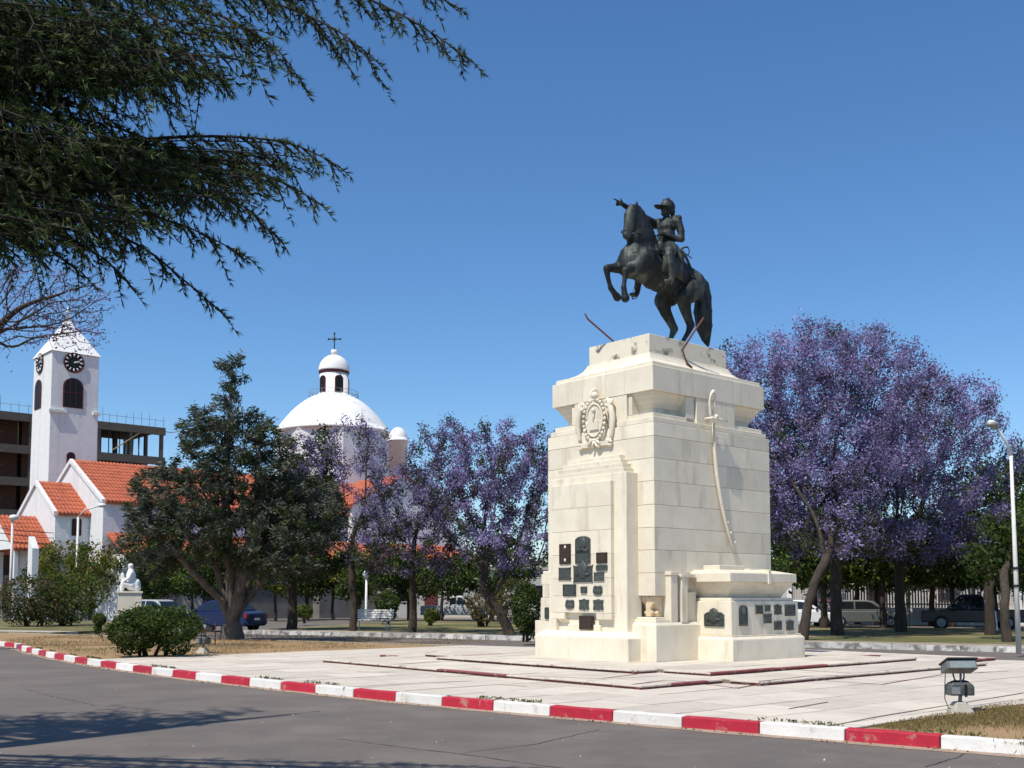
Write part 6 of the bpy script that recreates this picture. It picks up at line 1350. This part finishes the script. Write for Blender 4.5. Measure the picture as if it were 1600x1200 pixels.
    MB().box(-hL - .034, -hL - .028, -.2, .2, .56, .66).build('number_plate', white_paint, t)
    return t
car_glass = mat('car_glass', (.012, .014, .016), rough=.06, spec=.8)
RD = math.atan2(BD.y, BD.x)
car('dark blue car parked behind the clipped shrub and the cedar trunk', 346, 987, RD + math.radians(188), (.006, .015, .075), kind='sedan', L=4.0)
car('pale grey car roof showing behind the clipped shrub', 250, 974, RD, (.42, .44, .45), kind='hatch')
car('grey hatchback parked under the trees before the slatted fence', 1352, 980, RD + math.radians(14), (.10, .105, .10), kind='hatch')
car('dark pickup in deep shade left of the street lamp', 1520, 984, RD + math.radians(194), (.016, .017, .03), kind='pickup', L=4.9, W=1.75, Hh=1.75)
car('white car partly hidden behind the leaning trunk right of the pedestal', 1252, 980, RD + math.radians(10), (.72, .72, .72), kind='hatch')
car('silver pickup parked before the low grey house', 715, 969, RD + math.radians(20), (.40, .42, .45), kind='pickup', L=4.9, W=1.75, Hh=1.7)
car('red car tail showing left of the grey hatchback', 1300, 973, RD + math.radians(14), (.42, .012, .02), kind='hatch')

# ------------------------------------------------------------------ far walls and houses
def row_thing(name, label, cat, a, b): p = G(*a, .0); q = G(*b, .0); d = q - p; return thing(name, label, cat, (p.x, p.y, 0), math.atan2(d.y, d.x)), d.length
fence, FLn = row_thing('slatted_fence', 'white wall topped by a fence of pale upright slats', 'fence', (1235, 974), (1690, 979))
MB().box(0, FLn, -.1, .1, 0, 1.0).build('base_wall', mat('aged_white_wall', (.70, .68, .64), (.55, .53, .49), rough=.9, scale=1, stain=(.3, .27, .23, .6), sscale=1.2, slo=.5, shi=.7, streak=True), fence)
nsl = int(FLn / .16)
sm_ = MB().box(-.05, .05, -.02, .02, 1.0, 2.35).mesh('slat'); sm_.materials.append(mat('pale_slats', (.48, .46, .43), (.34, .33, .31), rough=.8, obj_rand=.25))
for k in range(min(nsl, 290)):
    x = (k + .5) * FLn / min(nsl, 290); o = bpy.data.objects.new('slat', sm_); COL.objects.link(o); o.parent = fence; o.location = (x, 0, rnd.uniform(-.03, .03))
for k in range(int(FLn / 3.2) + 1): MB().box(k * 3.2 - .15, k * 3.2 + .15, -.16, .16, 0, 2.5).build('pillar', white_wall, fence, .02)
for z in (1.2, 2.1): MB().box(0, FLn, .02, .06, z - .04, z + .04).build('rail', concrete, fence)
house = thing('low_house', 'long low pale grey house with dark windows behind the white bench', 'house', (at(590, 950, 84).x, 84, 0), math.radians(3))
MB().box(0, 15.5, 0, 8, 0, 3.7).build('wall', mat('grey_render', (.46, .45, .43), (.38, .37, .35), rough=.95, scale=1), house); MB().box(-.2, 15.7, -.25, 8.2, 3.7, 3.95).build('roof_slab', concrete, house)
for x in (1.4, 5.2, 8.2, 11.4):
    w = MB().box(x, x + 1.5, -.06, .1, 1.2, 2.6).build('window', mat('window_frame_white', (.5, .5, .5), rough=.6), house); MB().box(x + .1, x + 1.4, -.08, .1, 1.3, 2.5).build('pane', dark_glass, w)
dr = MB().box(3.6, 4.6, -.06, .1, 0.13, 2.4).build('door', maroon, house); MB().ball((4.45, -.09, 1.2), .05, 8).build('handle', grey_metal, dr)
h2 = thing('far_house', 'plain pale house closing the view behind the trees on the right', 'house', (at(1210, 950, 98).x, 98, 0), math.radians(-12))
MB().box(0, 30, 0, 8, 0, 4.2).build('wall', mat('buff_render', (.50, .46, .40), (.42, .38, .33), rough=.95, scale=1), h2); MB().box(-.3, 30.3, -.3, 8.3, 4.2, 4.5).build('roof_slab', roof_m, h2)
for x in (3, 8, 14, 20, 25):
    w = MB().box(x, x + 1.6, -.06, .1, 1.2, 2.9).build('window', maroon, h2); MB().box(x + .12, x + 1.48, -.08, .1, 1.32, 2.78).build('pane', dark_glass, w)
# distant belt of trees that closes the horizon
fr = np.random.default_rng(5); cs = []
for k in range(120):
    x = -150 + 300 * k / 119 + fr.normal(0, 1.5); y = 150 + fr.uniform(-8, 25) + abs(x) * .1; h = fr.uniform(5, 10)
    q = fr.normal(size=(420, 3)); q /= np.linalg.norm(q, axis=1)[:, None]; q *= fr.random((420, 1)) ** .25; cs.append(q * np.array([3.6, 3.0, h * .5]) + np.array([x, y, h * .55]))
cs = np.vstack(cs); cs = cs[cs[:, 2] > 0]
o = leaf_cloud('far_trees', cs, fr.uniform(.5, 1.1, len(cs)), [leaf_dark], seed=8); tag(o, 'distant belt of dark trees along the horizon', 'trees', kind='stuff')

# weeds in the joint behind the kerb and dry leaves in the gutter
wr_ = np.random.default_rng(9); W_ = []; D_ = []
for k in range(900):
    a = A0 + DA * wr_.uniform(3, 34); u = wr_.random()
    if math.sin(a * 90) + math.sin(a * 217 + 1) < .5: continue
    W_ += [(*arc(a + wr_.normal(0, .0004), AR - .165 - abs(wr_.normal(0, .035))), .15 + wr_.uniform(0, .035)) for _ in range(4)]
for k in range(420):
    a = A0 + DA * wr_.uniform(-2, 36); D_.append((*arc(a, AR + abs(wr_.normal(0, .09)) + .02), .014))
o = leaf_cloud('weeds', np.array(W_), wr_.uniform(.03, .07, len(W_)), [leaf_dark, grass_green], midx=(wr_.random(len(W_)) < .5).astype(int), aspect=.3, up=.8, seed=3); tag(o, 'small weeds growing in the joint behind the painted kerb', 'weeds', kind='stuff')
o = leaf_cloud('dry_leaves', np.array(D_), wr_.uniform(.02, .06, len(D_)), [leaf_mat('dry_leaf', (.10, .06, .03), (.34, .22, .10), .1)], aspect=.5, seed=4); tag(o, 'scattered dry leaves in the gutter along the kerb', 'leaves', kind='stuff')
